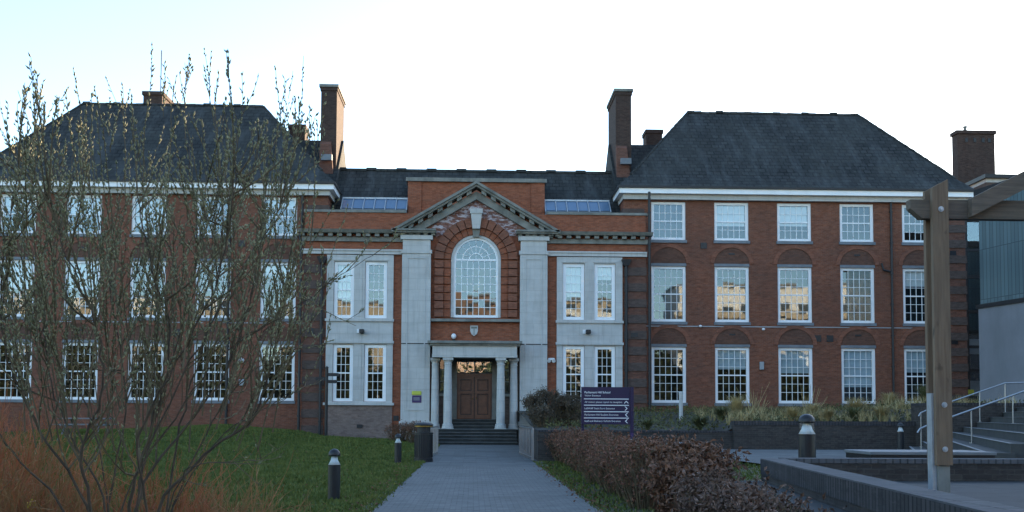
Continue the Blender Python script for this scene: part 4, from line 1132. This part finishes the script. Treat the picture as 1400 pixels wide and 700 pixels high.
m = MB(); m.box(3.245, 34.065, 0.3, 3.33, 34.13, 2.5); m.build('post', 'sign_purple', SG)
ty = 33.993
text_mesh('heading', 'Parliament Hill School', 0.80, 3.34, ty, 2.40, 'lettering', PN, 0.012)
text_mesh('lettering', 'Visitor Entrance', 0.50, 3.34, ty, 2.30, 'lettering', PN)
for s, w, dz in (('All visitors please report to reception', 1.17, .47), ('LaSWAP Sixth Form Entrance', 0.94, .668), ('Parliament Hill Student Entrance', 1.05, .865), ('Staff and Delivery Vehicle Entrance', 1.12, 1.06)):
    text_mesh('lettering', s, w, 3.34, ty, 2.57 - dz, 'lettering', PN)
m = MB()
for dz in (.372, .567, .768, .963): m.box(3.32, ty - 0.002, 2.57 - dz - 0.012, 4.72, ty + 0.004, 2.57 - dz + 0.012)
m.build('rule', 'lettering', PN)
m = MB()
for a, dz in ((90, .465), (0, .665), (180, .862), (180, 1.058)):
    cx, cz = 4.64, 2.57 - dz; ca, sa = math.cos(R(a)), math.sin(R(a))
    def rt_(u, v): return (cx + u * ca - v * sa, cz + u * sa + v * ca)
    for sgn in (1, -1):
        q = [(0.04, 0), (-0.02, 0.062 * sgn), (-0.052, 0.062 * sgn), (0.008, 0)]
        m.prism([rt_(*p) for p in q], 'y', ty - 0.002, ty + 0.004)
m.build('arrow', 'lettering', PN)
m = MB(); m.box(4.77, 33.972, 0.98, 4.86, 33.978, 1.15); m.build('plate', 'notice_purple', PO)
m = MB(); m.box(4.72, 33.965, 0.9, 4.86, 33.971, 0.96); m.build('sticker', 'paper', PO)

fp = thing('fingerpost', 'thin black fingerpost with small pointing arms in front of the left stone bay', 'signpost', (-8.1, 60, 0.4))
m = MB(); m.tube([(-8.08, 60, 0.3), (-8.08, 60, 4.2)], 0.085, 10); m.lathe([(0.1, 0), (0.1, 0.06), (0.02, 0.12)], (-8.08, 60, 4.2), 10); m.build('post', 'black_metal', fp)
for z, L in ((3.86, 0.62), (3.48, 0.5), (3.62, -0.55)):
    a = -8.0 if L > 0 else -8.16; s = 1 if L > 0 else -1
    m = MB(); m.prism([(a, z - 0.09), (a + L - 0.07 * s, z - 0.09), (a + L, z), (a + L - 0.07 * s, z + 0.09), (a, z + 0.09)], 'y', 59.97, 60.03); m.build('finger', 'black_metal', fp)

nt_ = thing('notice', 'purple notice plaque with pale text on the left stone pilaster', 'notice', (-3.24, 61.1, 2.4))
m = MB(); m.box(-3.50, 61.09, 2.37, -2.98, 61.116, 2.77); PN2 = m.build('panel', 'notice_purple', nt_)
m = MB()
for z in (2.63, 2.57, 2.51): m.box(-3.42, 61.083, z, -3.08, 61.088, z + 0.028)
m.build('text_line', 'grey_plastic', PN2)
yn = MB(); yn.box(-3.52, 61.07, 2.80, -2.98, 61.116, 3.02, bev=0.03)
tag(yn.build('notice', 'notice_yellow'), 'small yellow notice just above the purple plaque on the pilaster', 'notice')

def small(name, label, cat, mb, mat, extra=()):
    if not extra: return tag(mb.build(name, mat), label, cat)
    t = thing(name, label, cat, mb.v[0]); mb.build('body', mat, t)
    for pn, m_, mt in extra: m_.build(pn, mt, t)
    return t
def cctv(label, x, y, z):
    a = MB(); a.box(x - 0.2, y - 0.06, z - 0.1, x - 0.04, y + 0.0, z + 0.12)
    b_ = MB(); b_.box(x - 0.04, y - 0.42, z - 0.13, x + 0.22, y - 0.01, z + 0.10, bev=0.02)
    l = MB(); l.tube([(x + 0.09, y - 0.42, z - 0.02), (x + 0.09, y - 0.45, z - 0.02)], 0.07, 10)
    t = thing('security_camera', label, 'camera', (x, y, z), 'security cameras on the stone bays'); a.build('bracket', 'white_plastic', t); b_.build('body', 'dark_pipe', t); l.build('lens', 'black_metal', t)
cctv('dark security camera on the stone panel of the right bay', 6.22, 61.35, 6.40); cctv('dark security camera on the stone panel of the left bay', -6.42, 61.35, 6.34)
m = MB(); m.lathe([(0, 0), (0.09, 0.03), (0.14, 0.12), (0.14, 0.2), (0.08, 0.29), (0, 0.31)], (-1.22, 61.36, 5.95), 16); k = MB(); k.box(-1.3, 61.44, 5.84, -1.14, 61.548, 5.94)
small('globe_lamp', 'white globe lamp on the brick above the porch', 'lamp', m, 'white_plastic', (('bracket', k, 'dark_pipe'),))
m = MB(); m.box(4.1, 61.36, 4.80, 4.44, 61.45, 4.92); e = MB()
for x in (4.14, 4.40): e.tube([(x, 61.4, 4.86), (x - 0.02, 61.22, 4.74)], [0.06, 0.11], 10)
small('floodlight', 'pair of white floodlights on the brick right of the right pilaster', 'floodlight', m, 'white_plastic', (('lamp_head', e, 'white_plastic'),))
m = MB(); m.box(16.33, 62.36, 4.38, 16.57, 62.497, 4.84, bev=0.02); small('alarm_box', 'grey wall box between the second and third right ground windows', 'alarm box', m, 'grey_plastic')
m = MB(); m.box(-13.33, 62.36, 3.3, -13.03, 62.497, 3.66, bev=0.02); small('wall_box', 'grey wall box between the two nearest left ground windows', 'wall box', m, 'grey_plastic')
m = MB(); m.lathe([(0, -.16), (0.12, -.1), (0.16, 0), (0.12, 0.1), (0, .16)], (-13.19, 62.34, 4.72), 14); small('wall_lamp', 'round white wall lamp between the left ground floor windows', 'lamp', m, 'white_plastic')
for x, lab in ((12.9, 'white knob lamp on the wall cable after the first right window'), (16.55, 'white knob lamp on the wall cable after the second right window')):
    m = MB(); m.lathe([(0, -.08), (0.08, -.05), (0.1, 0), (0.08, 0.05), (0, .08)], (x, 62.36, 6.86 - (0.15 if x > 14 else 0)), 12); small('wall_lamp', lab, 'lamp', m, 'white_plastic')
m = MB(); m.box(28.75, 63.9, 3.0, 29.5, 63.95, 3.35); small('exit_notice', 'small yellow green notice at the foot of the glass link', 'notice', m, 'notice_yellow')
m = MB(); m.tube([(9.4, 50, 1.4), (9.4, 50, 2.68)], 0.09, 8); m.lathe([(0.1, 0), (0.1, 0.1), (0.05, 0.14)], (9.4, 50, 2.68), 8)
tag(m.build('marker_post', 'stone'), 'pale stubby marker post in the planter under the first right window', 'post')
# picnic table seen through the willow
pt_ = thing('picnic_table', 'grey picnic table by the left wing, seen through the willow stems', 'picnic table', (-18.5, 53, 0.7))
zg = lawn_z(-18.5, 53)
m = MB(); m.box(-19.7, 52.6, zg + .70, -17.3, 53.4, zg + .76); m.build('table_top', 'bench_top', pt_)
for y in (52.0, 53.8):
    m = MB(); m.box(-19.7, y - .13, zg + .42, -17.3, y + .13, zg + .47); m.build('seat', 'bench_top', pt_)
for x in (-19.3, -17.7):
    m = MB(); m.tube([(x, 52.05, zg - .05), (x, 52.8, zg + .70)], 0.045, 6); m.tube([(x, 53.75, zg - .05), (x, 53.2, zg + .70)], 0.045, 6); m.tube([(x, 51.9, zg + .40), (x, 53.9, zg + .40)], 0.04, 6); m.build('leg', 'bench_top', pt_)

# ------------------------------------------------------------------ plants
class Leaves:
    def __init__(s, seed): s.V = []; s.F = []; s.r = random.Random(seed)
    def leaf(s, p, d, L, w, fold=0.25):
        r = s.r; d = d.normalized(); side = d.cross(Vector((r.gauss(0, 1), r.gauss(0, 1), r.gauss(0, 1)))).normalized(); up = side.cross(d)
        o = len(s.V)
        m = p + d * L * .5
        s.V += [p, m + side * w * .5 + up * w * fold, p + d * L + up * L * r.uniform(-.3, .1), m - side * w * .5 + up * w * fold, m]
        s.F += [(o, o + 1, o + 4), (o + 1, o + 2, o + 4), (o + 2, o + 3, o + 4), (o + 3, o, o + 4)]
    def mb(s): m = MB(); m.add(s.V, s.F); return m
def gv(r, k=1): return Vector((r.gauss(0, k), r.gauss(0, k), r.gauss(0, k)))

def shrub(name, label, cat, lobes, leafmat, nl, ls, seed, twigs=90, stem_mat='twig_bark', zf=None):
    """lobes: list of (x, y, zground, rx, ry, height)"""
    r = random.Random(seed)
    t = thing(name, label, cat, (lobes[0][0], lobes[0][1], lobes[0][2]))
    tw = MB(); lv = Leaves(seed + 1)
    tot = sum(l[3] * l[5] + l[4] * l[5] for l in lobes)
    for (x, y, z, rx, ry, h) in lobes:
        share = (rx * h + ry * h) / tot
        tips = []
        for i in range(max(6, int(twigs * share))):
            a = r.uniform(0, 2 * math.pi); q = math.sqrt(r.random())
            top = Vector((x + math.cos(a) * rx * q, y + math.sin(a) * ry * q, z + h * (0.62 + 0.42 * math.sqrt(max(0, 1 - q * q)) * r.uniform(.75, 1.08))))
            base = Vector((x + math.cos(a) * rx * q * .45, y + math.sin(a) * ry * q * .45, z - 0.05))
            mid_ = base.lerp(top, .5) + gv(r, .05)
            tw.tube([base, mid_, top], [0.012, 0.008, 0.003], 4, caps=False)
            tips.append((base, mid_, top))
            for j in range(3):
                f = r.uniform(.35, .95); s0 = (mid_.lerp(top, f) if f > .5 else base.lerp(mid_, f * 2))
                e = s0 + Vector((r.gauss(0, .12), r.gauss(0, .12), r.uniform(.02, .25)))
                tw.tube([s0, e], [0.005, 0.002], 3, caps=False); tips.append((s0, s0.lerp(e, .5), e))
        for i in range(int(nl * share)):
            b0, m0, t0 = r.choice(tips); f = r.random() ** 0.8
            p = (b0.lerp(m0, f * 2) if f < .5 else m0.lerp(t0, f * 2 - 1)) + gv(r, .05)
            if p.z < z + 0.05: continue
            lv.leaf(p, gv(r) + Vector((0, 0, -0.35)), ls * r.uniform(.6, 1.35), ls * .5 * r.uniform(.7, 1.2), r.uniform(.0, .5))
    tw.build('branch', stem_mat, t, recalc=False); lv.mb().build('foliage', leafmat, t, recalc=False)
    return t
# hedge along the right of the path
r = random.Random(21)
lob = []
for i in range(17):
    y = 40.0 - i * 1.25
    lob.append((3.3 - 0.012 * i + r.uniform(-.08, .12), y, 0.02, 0.68 + r.uniform(-.16, .2), 0.85, 1.10 + r.uniform(-.26, .12)))
shrub('beech_hedge', 'long dry brown beech hedge running along the right edge of the path', 'hedge', lob, 'beech_leaf', 24000, 0.082, 31, 1500)
shrub('beech_shrub', 'russet mop-headed beech shrub in front of the hedge gap', 'shrub', [(3.28, 17.0, 0.05, .62, .75, 1.16), (2.95, 15.8, 0.03, .5, .65, .92)], 'russet_leaf', 7500, 0.105, 41, 150)
shrub('withered_shrub', 'greyish withered shrub against the outside of the low court wall', 'shrub', [(2.9, 13.6, 0.05, .5, .8, 0.80), (2.82, 12.0, 0.05, .45, .8, 0.76), (2.78, 10.8, 0.05, .4, .7, .74)], 'grey_leaf', 7500, 0.085, 43, 190)
shrub('withered_shrub', 'sparse twiggy shrub nearest the camera at the foot of the court wall', 'shrub', [(2.62, 9.4, 0.02, .4, .6, 0.78), (2.6, 8.4, 0.02, .35, .5, .72)], 'grey_leaf', 1700, 0.07, 47, 110)
shrub('clipped_bush', 'rounded dark olive bush right of the entrance steps', 'shrub', [(3.0, 46.5, 1.15, 1.0, 1.0, 1.55), (4.0, 46.2, 1.15, .85, .9, 1.35), (2.7, 44.6, 1.15, .5, .7, 0.8)], 'shrub_leaf', 12000, 0.085, 53, 240)
shrub('twiggy_bush', 'low brown twiggy bush left of the entrance steps, behind the bin', 'shrub', [(-3.0, 56.5, 0.15, .8, .7, 1.15), (-4.0, 57.4, 0.2, .8, .6, 1.0), (-2.5, 54.6, 0.1, .45, .7, .8)], 'beech_leaf', 4200, 0.08, 59, 240)

def blades(mb, x, y, z, n, h, spread, w, r, droop=0.6):
    for i in range(n):
        a = r.uniform(0, 2 * math.pi); L = h * r.uniform(.55, 1.1); out = spread * r.uniform(.2, 1)
        dx, dy = math.cos(a), math.sin(a); px, py = -dy * w, dx * w
        bx, by = x + dx * .05 * r.random(), y + dy * .05 * r.random()
        P = []
        for f in (0, .4, .75, 1.0):
            P.append((bx + dx * out * f ** 1.7, by + dy * out * f ** 1.7, z + L * (f - droop * .5 * f ** 3)))
        o = len(mb.v)
        for k, p in enumerate(P):
            ww = 1 - k / 3.2
            mb.v += [(p[0] - px * ww, p[1] - py * ww, p[2]), (p[0] + px * ww, p[1] + py * ww, p[2])]
        mb.f += [(o + 2 * k, o + 2 * k + 1, o + 2 * k + 3, o + 2 * k + 2) for k in range(3)]
r = random.Random(77)
for lab, x, y, h, sp, n, mt in (
    ('tall arching tan grass tuft under the second right ground window', 11.0, 46, 1.25, .9, 260, 'grass_tan'),
    ('dull green grass tuft left of the tall tan tuft in the planter', 9.9, 44, .75, .8, 220, 'grass_dull'),
    ('tan grass tuft behind the big bollard, under the third right window', 14.4, 46.5, .9, .7, 220, 'grass_tan'),
    ('broad straw coloured grass tuft under the fourth right ground window', 16.6, 47.5, 1.15, 1.0, 320, 'grass_tan'),
    ('smaller straw tuft just right of the broad straw tuft', 18.3, 48, .95, .8, 240, 'grass_tan'),
    ('dark green bushy grass tuft left of the timber post', 19.6, 47, 1.35, 1.1, 320, 'grass_dull'),
    ('short green grass tuft between the first and second right windows', 12.6, 45, .7, .7, 200, 'grass_dull'),
    ('low tan tuft at the wall edge just left of the big bollard', 12.0, 41.4, .75, .6, 200, 'grass_tan'),
    ('low tan tuft at the wall edge just right of the big bollard', 13.3, 41.2, .65, .6, 200, 'grass_tan'),
    ('wide dull green tuft at the wall edge under the fourth right window', 14.5, 41.6, .75, .8, 260, 'grass_dull'),
    ('pale straw tuft at the wall edge, nearest the small distant bollard', 15.5, 41.5, .8, .7, 260, 'grass_tan'),
    ('sprawling green tuft at the low end of the planter beside the sign', 8.6, 42.0, .7, .9, 260, 'grass_dull'),
    ('small green tuft in the lower planter just right of the purple sign', 6.6, 42.2, .5, .6, 200, 'grass_dull')):
    z = bed_z(x, y)
    m = MB(); blades(m, x, y, z, int(n * 1.8), h * 1.15, sp, .013, r)
    tag(m.build('grass_tuft', mt, recalc=False), lab, 'grass', 'ornamental grasses in the planter')
gc = Leaves(91)
for i in range(9000):
    x, y = r.uniform(2.7, 24), r.uniform(40.6, 61.5)
    z = bed_z(x, y)
    hh = .35 * (0.4 + 0.6 * math.sin(x * 1.7 + y) ** 2)
    gc.leaf(Vector((x, y, z + r.uniform(0, hh))), gv(r) + Vector((0, 0, .7)), .16, .06)
stuff(tag(gc.mb().build('ground_cover', 'plant_green', recalc=False), 'low green ground cover filling the raised planter', 'ground cover'))
dg = MB(); rr = random.Random(14)
for i in range(420):
    x, y = rr.uniform(9.6, 20.5), 40.6 + 9 * rr.random() ** 1.3
    if rr.random() > .45 + .55 * math.sin(x * 1.3 + 1) ** 2: continue
    blades(dg, x, y, bed_z(x, y), 14, rr.uniform(.35, .8), .45, .012, rr, .4)
stuff(tag(dg.build('dry_grass', 'grass_tan', recalc=False), 'feathery dry grass spread through the higher planter', 'dry grass'))
# stalky perennials
for lab, x, y, n in (('bare stalky perennial under the third right ground window', 15.4, 50, 16), ('bare upright stalks right of the tall tan tuft', 12.0, 47, 24)):
    m = MB()
    for i in range(n):
        a = r.uniform(-.5, .5); m.tube([(x + r.gauss(0, .2), y + r.gauss(0, .2), 1.5), (x + r.gauss(0, .2) + a, y, 2.3 + r.random() * .9)], [.012, .005], 4, caps=False)
    tag(m.build('perennial_stalk', 'grass_tan', recalc=False), lab, 'plant')

# lawn grass
def grass(name, label, n, sampler, seed):
    rs = np.random.RandomState(seed)
    P = sampler(rs, n)
    n = len(P)
    a = rs.uniform(0, 2 * np.pi, n); dist = P[:, 1]
    w = 0.008 + 0.0006 * dist; h = rs.uniform(.03, .075, n) * (1 + dist * .008)
    lean = rs.normal(0, .03, (n, 2))
    v = np.empty((n, 3, 3)); dx, dy = np.cos(a) * w, np.sin(a) * w
    v[:, 0] = P; v[:, 1] = P; v[:, 2] = P
    v[:, 0, 0] -= dx; v[:, 0, 1] -= dy; v[:, 1, 0] += dx; v[:, 1, 1] += dy
    v[:, 2, 0] += lean[:, 0]; v[:, 2, 1] += lean[:, 1]; v[:, 2, 2] += h
    me = bpy.data.meshes.new(name)
    me.vertices.add(3 * n); me.vertices.foreach_set('co', v.ravel().astype(np.float32))
    me.loops.add(3 * n); me.loops.foreach_set('vertex_index', np.arange(3 * n, dtype=np.int32))
    me.polygons.add(n); me.polygons.foreach_set('loop_start', np.arange(0, 3 * n, 3, dtype=np.int32))
    me.update(calc_edges=True); me.validate()
    me.materials.append(MATS['grass_blade'])
    o = bpy.data.objects.new(name, me); C.objects.link(o)
    stuff(tag(o, label, 'grass'))
def samp_lawn(rs, n):
    y = 15 + 46 * rs.rand(n) ** 1.25
    x = -1.93 - rs.rand(n) ** 1.1 * (y * .33 + 2)
    edge = rs.rand(n) < .04
    x[edge] = -1.9 + rs.normal(0, .05, edge.sum())
    z = np.array([lawn_z(a, b) for a, b in zip(x, y)]) - .004
    return np.stack([x, y, z], 1)
grass('grass', 'short green lawn grass left of the path', 90000, samp_lawn, 1)
def samp_verge(rs, n):
    y = 8 + 32 * rs.rand(n); x = 2.06 + rs.rand(n) ** 1.4 * 5
    k = (x < 2.9) | (y > 16); x, y = x[k], y[k]
    z = np.array([verge_z(a, b) for a, b in zip(x, y)]) - .004
    return np.stack([x, y, z], 1)
grass('grass', 'rough grass on the verge between the path, hedge and court wall', 14000, samp_verge, 2)

fl_ = Leaves(63)
rr = random.Random(64)
for i in range(1500):
    y = 9 + 46 * rr.random() ** 1.2
    q = rr.random()
    if q < .45: x = 2.25 + rr.gauss(0, .22); z = verge_z(x, y) if x > 2.08 else .012
    elif q < .75: x = -2.05 + rr.gauss(0, .17) - rr.random() * .3; z = lawn_z(x, y) if x < -1.9 else .02
    else: x = -2 - rr.random() * (y * .3); z = lawn_z(x, y)
    if y > 36 and -2.2 < x < 2.4: continue
    fl_.leaf(Vector((x, y, z + .025)), Vector((rr.gauss(0, 1), rr.gauss(0, 1), .15)), .07, .045, .3)
stuff(tag(fl_.mb().build('leaf_litter', 'beech_leaf', recalc=False), 'scattered brown fallen leaves along the path edges', 'fallen leaves'))

# ------------------------------------------------------------------ the willow and dogwoods at the left
cam = SC.camera
CM = cam.matrix_world.to_3x3()
def at(px, py, Y):
    d = CM @ Vector(((px - 700) / 1500, (483.7 - py) / 1500, -1)); o = cam.matrix_world.translation
    return o + d * ((Y - o.y) / d.y)
def smooth(pts, n=5):
    out = []
    for i in range(len(pts) - 1):
        p0, p1, p2, p3 = pts[max(i - 1, 0)], pts[i], pts[i + 1], pts[min(i + 2, len(pts) - 1)]
        for k in range(n):
            t = k / n
            out.append(0.5 * ((2 * p1) + (p2 - p0) * t + (2 * p0 - 5 * p1 + 4 * p2 - p3) * t * t + (3 * p1 - p0 - 3 * p2 + p3) * t ** 3))
    out.append(pts[-1]); return out
def willow():
    r = random.Random(5)
    root = Vector((-2.05, 6.4, 0.0))
    t = thing('pussy_willow', 'multi-stemmed leafless willow covered in small grey green buds at the left', 'tree', root)
    trunk, crown, buds = MB(), MB(), MB()
    stems = [
        ([(150, 905), (125, 700), (112, 610), (140, 530), (130, 440), (92, 350), (60, 250)], 6.0, 5.6, .020),
        ([(168, 905), (178, 690), (205, 590), (225, 520), (232, 440), (210, 375), (190, 270)], 6.3, 6.2, .022),
        ([(200, 905), (218, 695), (292, 612), (345, 575), (368, 505), (385, 430), (398, 340)], 6.5, 6.9, .021),
        ([(182, 905), (190, 680), (240, 600), (305, 515), (335, 430), (355, 340), (362, 250)], 6.4, 7.2, .019),
        ([(140, 905), (118, 690), (62, 600), (22, 520), (2, 430), (10, 320), (25, 220)], 6.2, 6.0, .017),
        ([(165, 905), (150, 690), (172, 560), (160, 450), (140, 340), (120, 240)], 6.8, 7.3, .016),
        ([(205, 905), (228, 690), (252, 560), (285, 450), (302, 340), (300, 240)], 6.6, 7.0, .017),
        ([(220, 905), (240, 690), (300, 560), (370, 490), (405, 465), (425, 445)], 6.9, 7.5, .012),
        ([(160, 905), (140, 680), (80, 560), (60, 450), (75, 330), (80, 230)], 6.5, 7.0, .015),
        ([(190, 905), (200, 700), (190, 600), (240, 500), (290, 400), (315, 310), (322, 220)], 6.2, 5.7, .016),
        ([(130, 905), (90, 700), (20, 620), (-40, 540), (-60, 430), (-40, 330)], 6.5, 6.6, .015),
        ([(175, 905), (195, 640), (275, 470), (330, 370), (375, 300), (395, 230)], 6.1, 6.3, .013),
        ([(172, 905), (165, 700), (240, 570), (310, 480), (375, 440), (440, 395), (508, 348)], 6.3, 6.0, .011),
        ([(210, 905), (230, 700), (260, 640), (310, 632), (360, 628)], 6.0, 5.6, .010),
        ([(225, 905), (235, 700), (300, 600), (360, 560), (405, 535), (425, 520)], 6.9, 7.4, .010),
        ([(178, 905), (185, 700), (215, 560), (260, 400), (268, 300), (255, 190)], 6.7, 7.1, .014),
        ([(160, 905), (150, 700), (120, 560), (45, 430), (30, 330), (45, 220)], 6.9, 7.6, .013)]
    def bud(p, d, L, w):
        d = d.normalized(); u = d.orthogonal().normalized(); v_ = d.cross(u); o = len(buds.v); m = p + d * L * .42
        buds.v += [tuple(p), tuple(m + u * w), tuple(m + v_ * w), tuple(m - u * w), tuple(m - v_ * w), tuple(p + d * L)]
        buds.f += [(o, o + 2, o + 1), (o, o + 3, o + 2), (o, o + 4, o + 3), (o, o + 1, o + 4), (o + 5, o + 1, o + 2), (o + 5, o + 2, o + 3), (o + 5, o + 3, o + 4), (o + 5, o + 4, o + 1)]
    def twig(p0, d, L, rad, lvl, upw):
        n = max(3, int(L / .12)); pts = [p0]; d = d.normalized()
        for i in range(n):
            d = (d + gv(r, .06) + Vector((0, 0, upw * .24))).normalized(); pts.append(pts[-1] + d * (L / n))
        crown.tube(pts, [rad + (0.0014 - rad) * i / n for i in range(n + 1)], 4 if rad > .004 else 3, caps=False)
        # buds on the younger wood
        high = sstep(1.7, 2.4, pts[-1].z)
        nb = int(L / .021 * (.15 + .85 * high))
        for i in range(nb):
            f = (i + r.random()) / nb
            if f < .12: continue
            k = f * n; j = min(int(k), n - 1); q = pts[j].lerp(pts[j + 1], k - j); dd = pts[j + 1] - pts[j]
            side = gv(r); side = (side - dd * side.dot(dd) / dd.length_squared).normalized()
            if r.random() < .75: bud(q, dd.normalized() + side * r.uniform(.25, .8), r.uniform(.018, .040), r.uniform(.0045, .0085))
        if lvl > 0:
            for i in range(int(L / .16)):
                f = r.uniform(.15, .9); k = f * n; j = min(int(k), n - 1); q = pts[j].lerp(pts[j + 1], k - j); dd = (pts[j + 1] - pts[j]).normalized()
                twig(q, dd + gv(r, .42) + Vector((0, 0, .35 * upw)), L * r.uniform(.3, .6) * (1 - f * .4), rad * .6, lvl - 1, upw)
    tops = []
    for pxs, Y0, Y1, rad in stems:
        n = len(pxs)
        ctrl = [root + Vector((r.uniform(-.12, .12), r.uniform(-.12, .12), 0))] + [at(px, py, Y0 + (Y1 - Y0) * i / (n - 1)) for i, (px, py) in enumerate(pxs)]
        ctrl[1] = ctrl[0].lerp(ctrl[2], .5) + gv(r, .03)
        pts = smooth(ctrl, 6)
        pts = [p + gv(r, .006) for p in pts]
        N_ = len(pts)
        trunk.tube(pts, [rad * .60 * (1 - .8 * i / (N_ - 1)) for i in range(N_)], 7, caps=False)
        end_d = pts[-1] - pts[-3]
        flat = 1 if abs(end_d.normalized().z) > .55 else .35
        twig(pts[-1], end_d, r.uniform(.35, .6) if flat == 1 else .22, rad * .24, 1, flat)
        ns_ = int(N_ * (.6 if rad > .0115 else .5))
        for i in range(ns_):
            f = r.uniform(.30, 1); k = f * (N_ - 1); j = min(int(k), N_ - 2); q = pts[j].lerp(pts[j + 1], k - j); dd = (pts[j + 1] - pts[j]).normalized()
            if q.z < 1.3: continue
            if q.z < 1.9 and r.random() < .3: continue
            L = r.uniform(.3, .85) * (1.1 - .45 * f) * (1 if rad > .0115 else .5)
            twig(q, dd * .7 + gv(r, .62) + Vector((r.uniform(-.2, .25), 0, .35 * flat)), L, rad * .34, 2 if L > .55 else 1, flat)
    # fine straight shoots that make the upright haze of the crown
    for i in range(62):
        px = r.uniform(-15, 425); Y = r.uniform(5.6, 7.6)
        top_ = 150 + 70 * r.random() + (60 if px > 360 or px < 40 else 0) + (r.random() ** 2) * 120
        p0 = at(175 + (px - 175) * r.uniform(.55, .8), r.uniform(500, 620), Y); p1 = at(px + r.uniform(-25, 40), top_, Y + r.uniform(-.2, .2)); d = p1 - p0
        twig(p0, d, d.length, r.uniform(.0035, .0055), 1 if i % 3 == 0 else 0, .02)
    # long single shoots above the mass
    for (a, b_, Y) in (((235, 190), (274, 42), 6.4), ((325, 190), (342, 78), 6.2), ((405, 190), (421, 64), 6.6), ((48, 210), (46, 90), 6.3), ((14, 240), (17, 116), 6.0), ((222, 190), (226, 78), 7), ((285, 180), (288, 86), 6.9), ((150, 200), (146, 108), 6.5), ((385, 200), (400, 92), 7.0), ((118, 200), (104, 112), 6.3), ((170, 190), (168, 112), 7.2), ((432, 230), (438, 150), 6.4)):
        p0 = at(a[0] - (b_[0] - a[0]) * 1.3, a[1] + (a[1] - b_[1]) * 1.3, Y); p1 = at(*b_, Y); d = (p1 - p0) * .93
        twig(p0, d, d.length, .0042, 0, .0)
        for i in range(4):
            f = r.uniform(.5, .85); twig(p0.lerp(p1, f), d.normalized() + gv(r, .25), r.uniform(.12, .28), .002, 0, .4)
    trunk.build('trunk', 'bark', t, recalc=False, smooth=True)
    crown.build('crown', 'twig_bark', t, recalc=False)
    stuff(buds.build('catkin', 'bud', t, recalc=False))
willow()

def dogwood(label, x, y, n, h, spread, seed, mats):
    r = random.Random(seed); t = thing('dogwood', label, 'shrub', (x, y, 0), 'orange stemmed dogwoods'); m = MB(); m2 = MB()
    for i in range(n):
        a = r.uniform(0, 2 * math.pi); q = r.random() ** .6
        p = Vector((x + r.gauss(0, .12), y + r.gauss(0, .12), -.05)); d = Vector((math.cos(a) * spread * q, math.sin(a) * spread * q, 1)).normalized()
        L = h * r.uniform(.7, 1.12); k = 6; pts = [p]
        for j in range(k): d = (d + gv(r, .05) + Vector((0, 0, .03))).normalized(); pts.append(pts[-1] + d * L / k)
        m.tube(pts, [.0055 - .004 * j / k for j in range(k + 1)], 4, caps=False)
        for b_ in range(8):
            f = r.uniform(.4, .97) * k; j = min(int(f), k - 1); q0 = pts[j].lerp(pts[j + 1], f - j)
            e = q0 + (d + gv(r, .38)).normalized() * r.uniform(.1, .38)
            mid_ = q0.lerp(e, .5) + gv(r, .012)
            m2.tube([q0, mid_, e], [.003, .0022, .0012], 3, caps=False)
            for c_ in range(2):
                g0 = mid_.lerp(e, r.random()); m2.tube([g0, g0 + (d + gv(r, .5)).normalized() * r.uniform(.05, .16)], [.0018, .001], 3, caps=False)
    m.build('stem', mats[0], t, recalc=False); m2.build('twig', mats[1], t, recalc=False)
for i, (lab, x, y, n, h, sp) in enumerate((
    ('dogwood clump at the far left edge, its orange twigs rising highest', -3.5, 7.2, 120, 1.62, .5),
    ('orange dogwood clump in front of the leftmost willow stem', -2.95, 6.9, 110, 1.36, .5),
    ('dense orange dogwood clump below the middle willow stems', -2.3, 7.4, 110, 1.22, .6),
    ('low orange dogwood clump at the right side of the willow', -1.75, 7.3, 70, 1.05, .65),
    ('dull dogwood clump behind the willow at the lawn edge', -3.9, 9.2, 110, 1.5, .55),
    ('outlying pale dogwood clump nearest the open lawn', -2.4, 9.2, 60, .98, .6))):
    dogwood(lab, x, y, n, h, sp, 100 + i, ('dogwood_bark', 'dogwood_tip' if i % 2 else 'dogwood_bark'))
fl = thing('yellow_flower', 'tiny bright yellow flower among the dogwood at the bottom left', 'flower', (-3.1, 8.0, 0))
c0 = at(43, 690, 8.0)
m = MB(); m.tube([(c0.x - .05, 8.0, 0), (c0.x, 8.0, c0.z)], .005, 5); m.build('stem', 'plant_green', fl)
lv = Leaves(4)
for i in range(12): lv.leaf(c0 + gv(lv.r, .01), gv(lv.r), .045, .03)
lv.mb().build('petal', 'petal', fl, recalc=False)
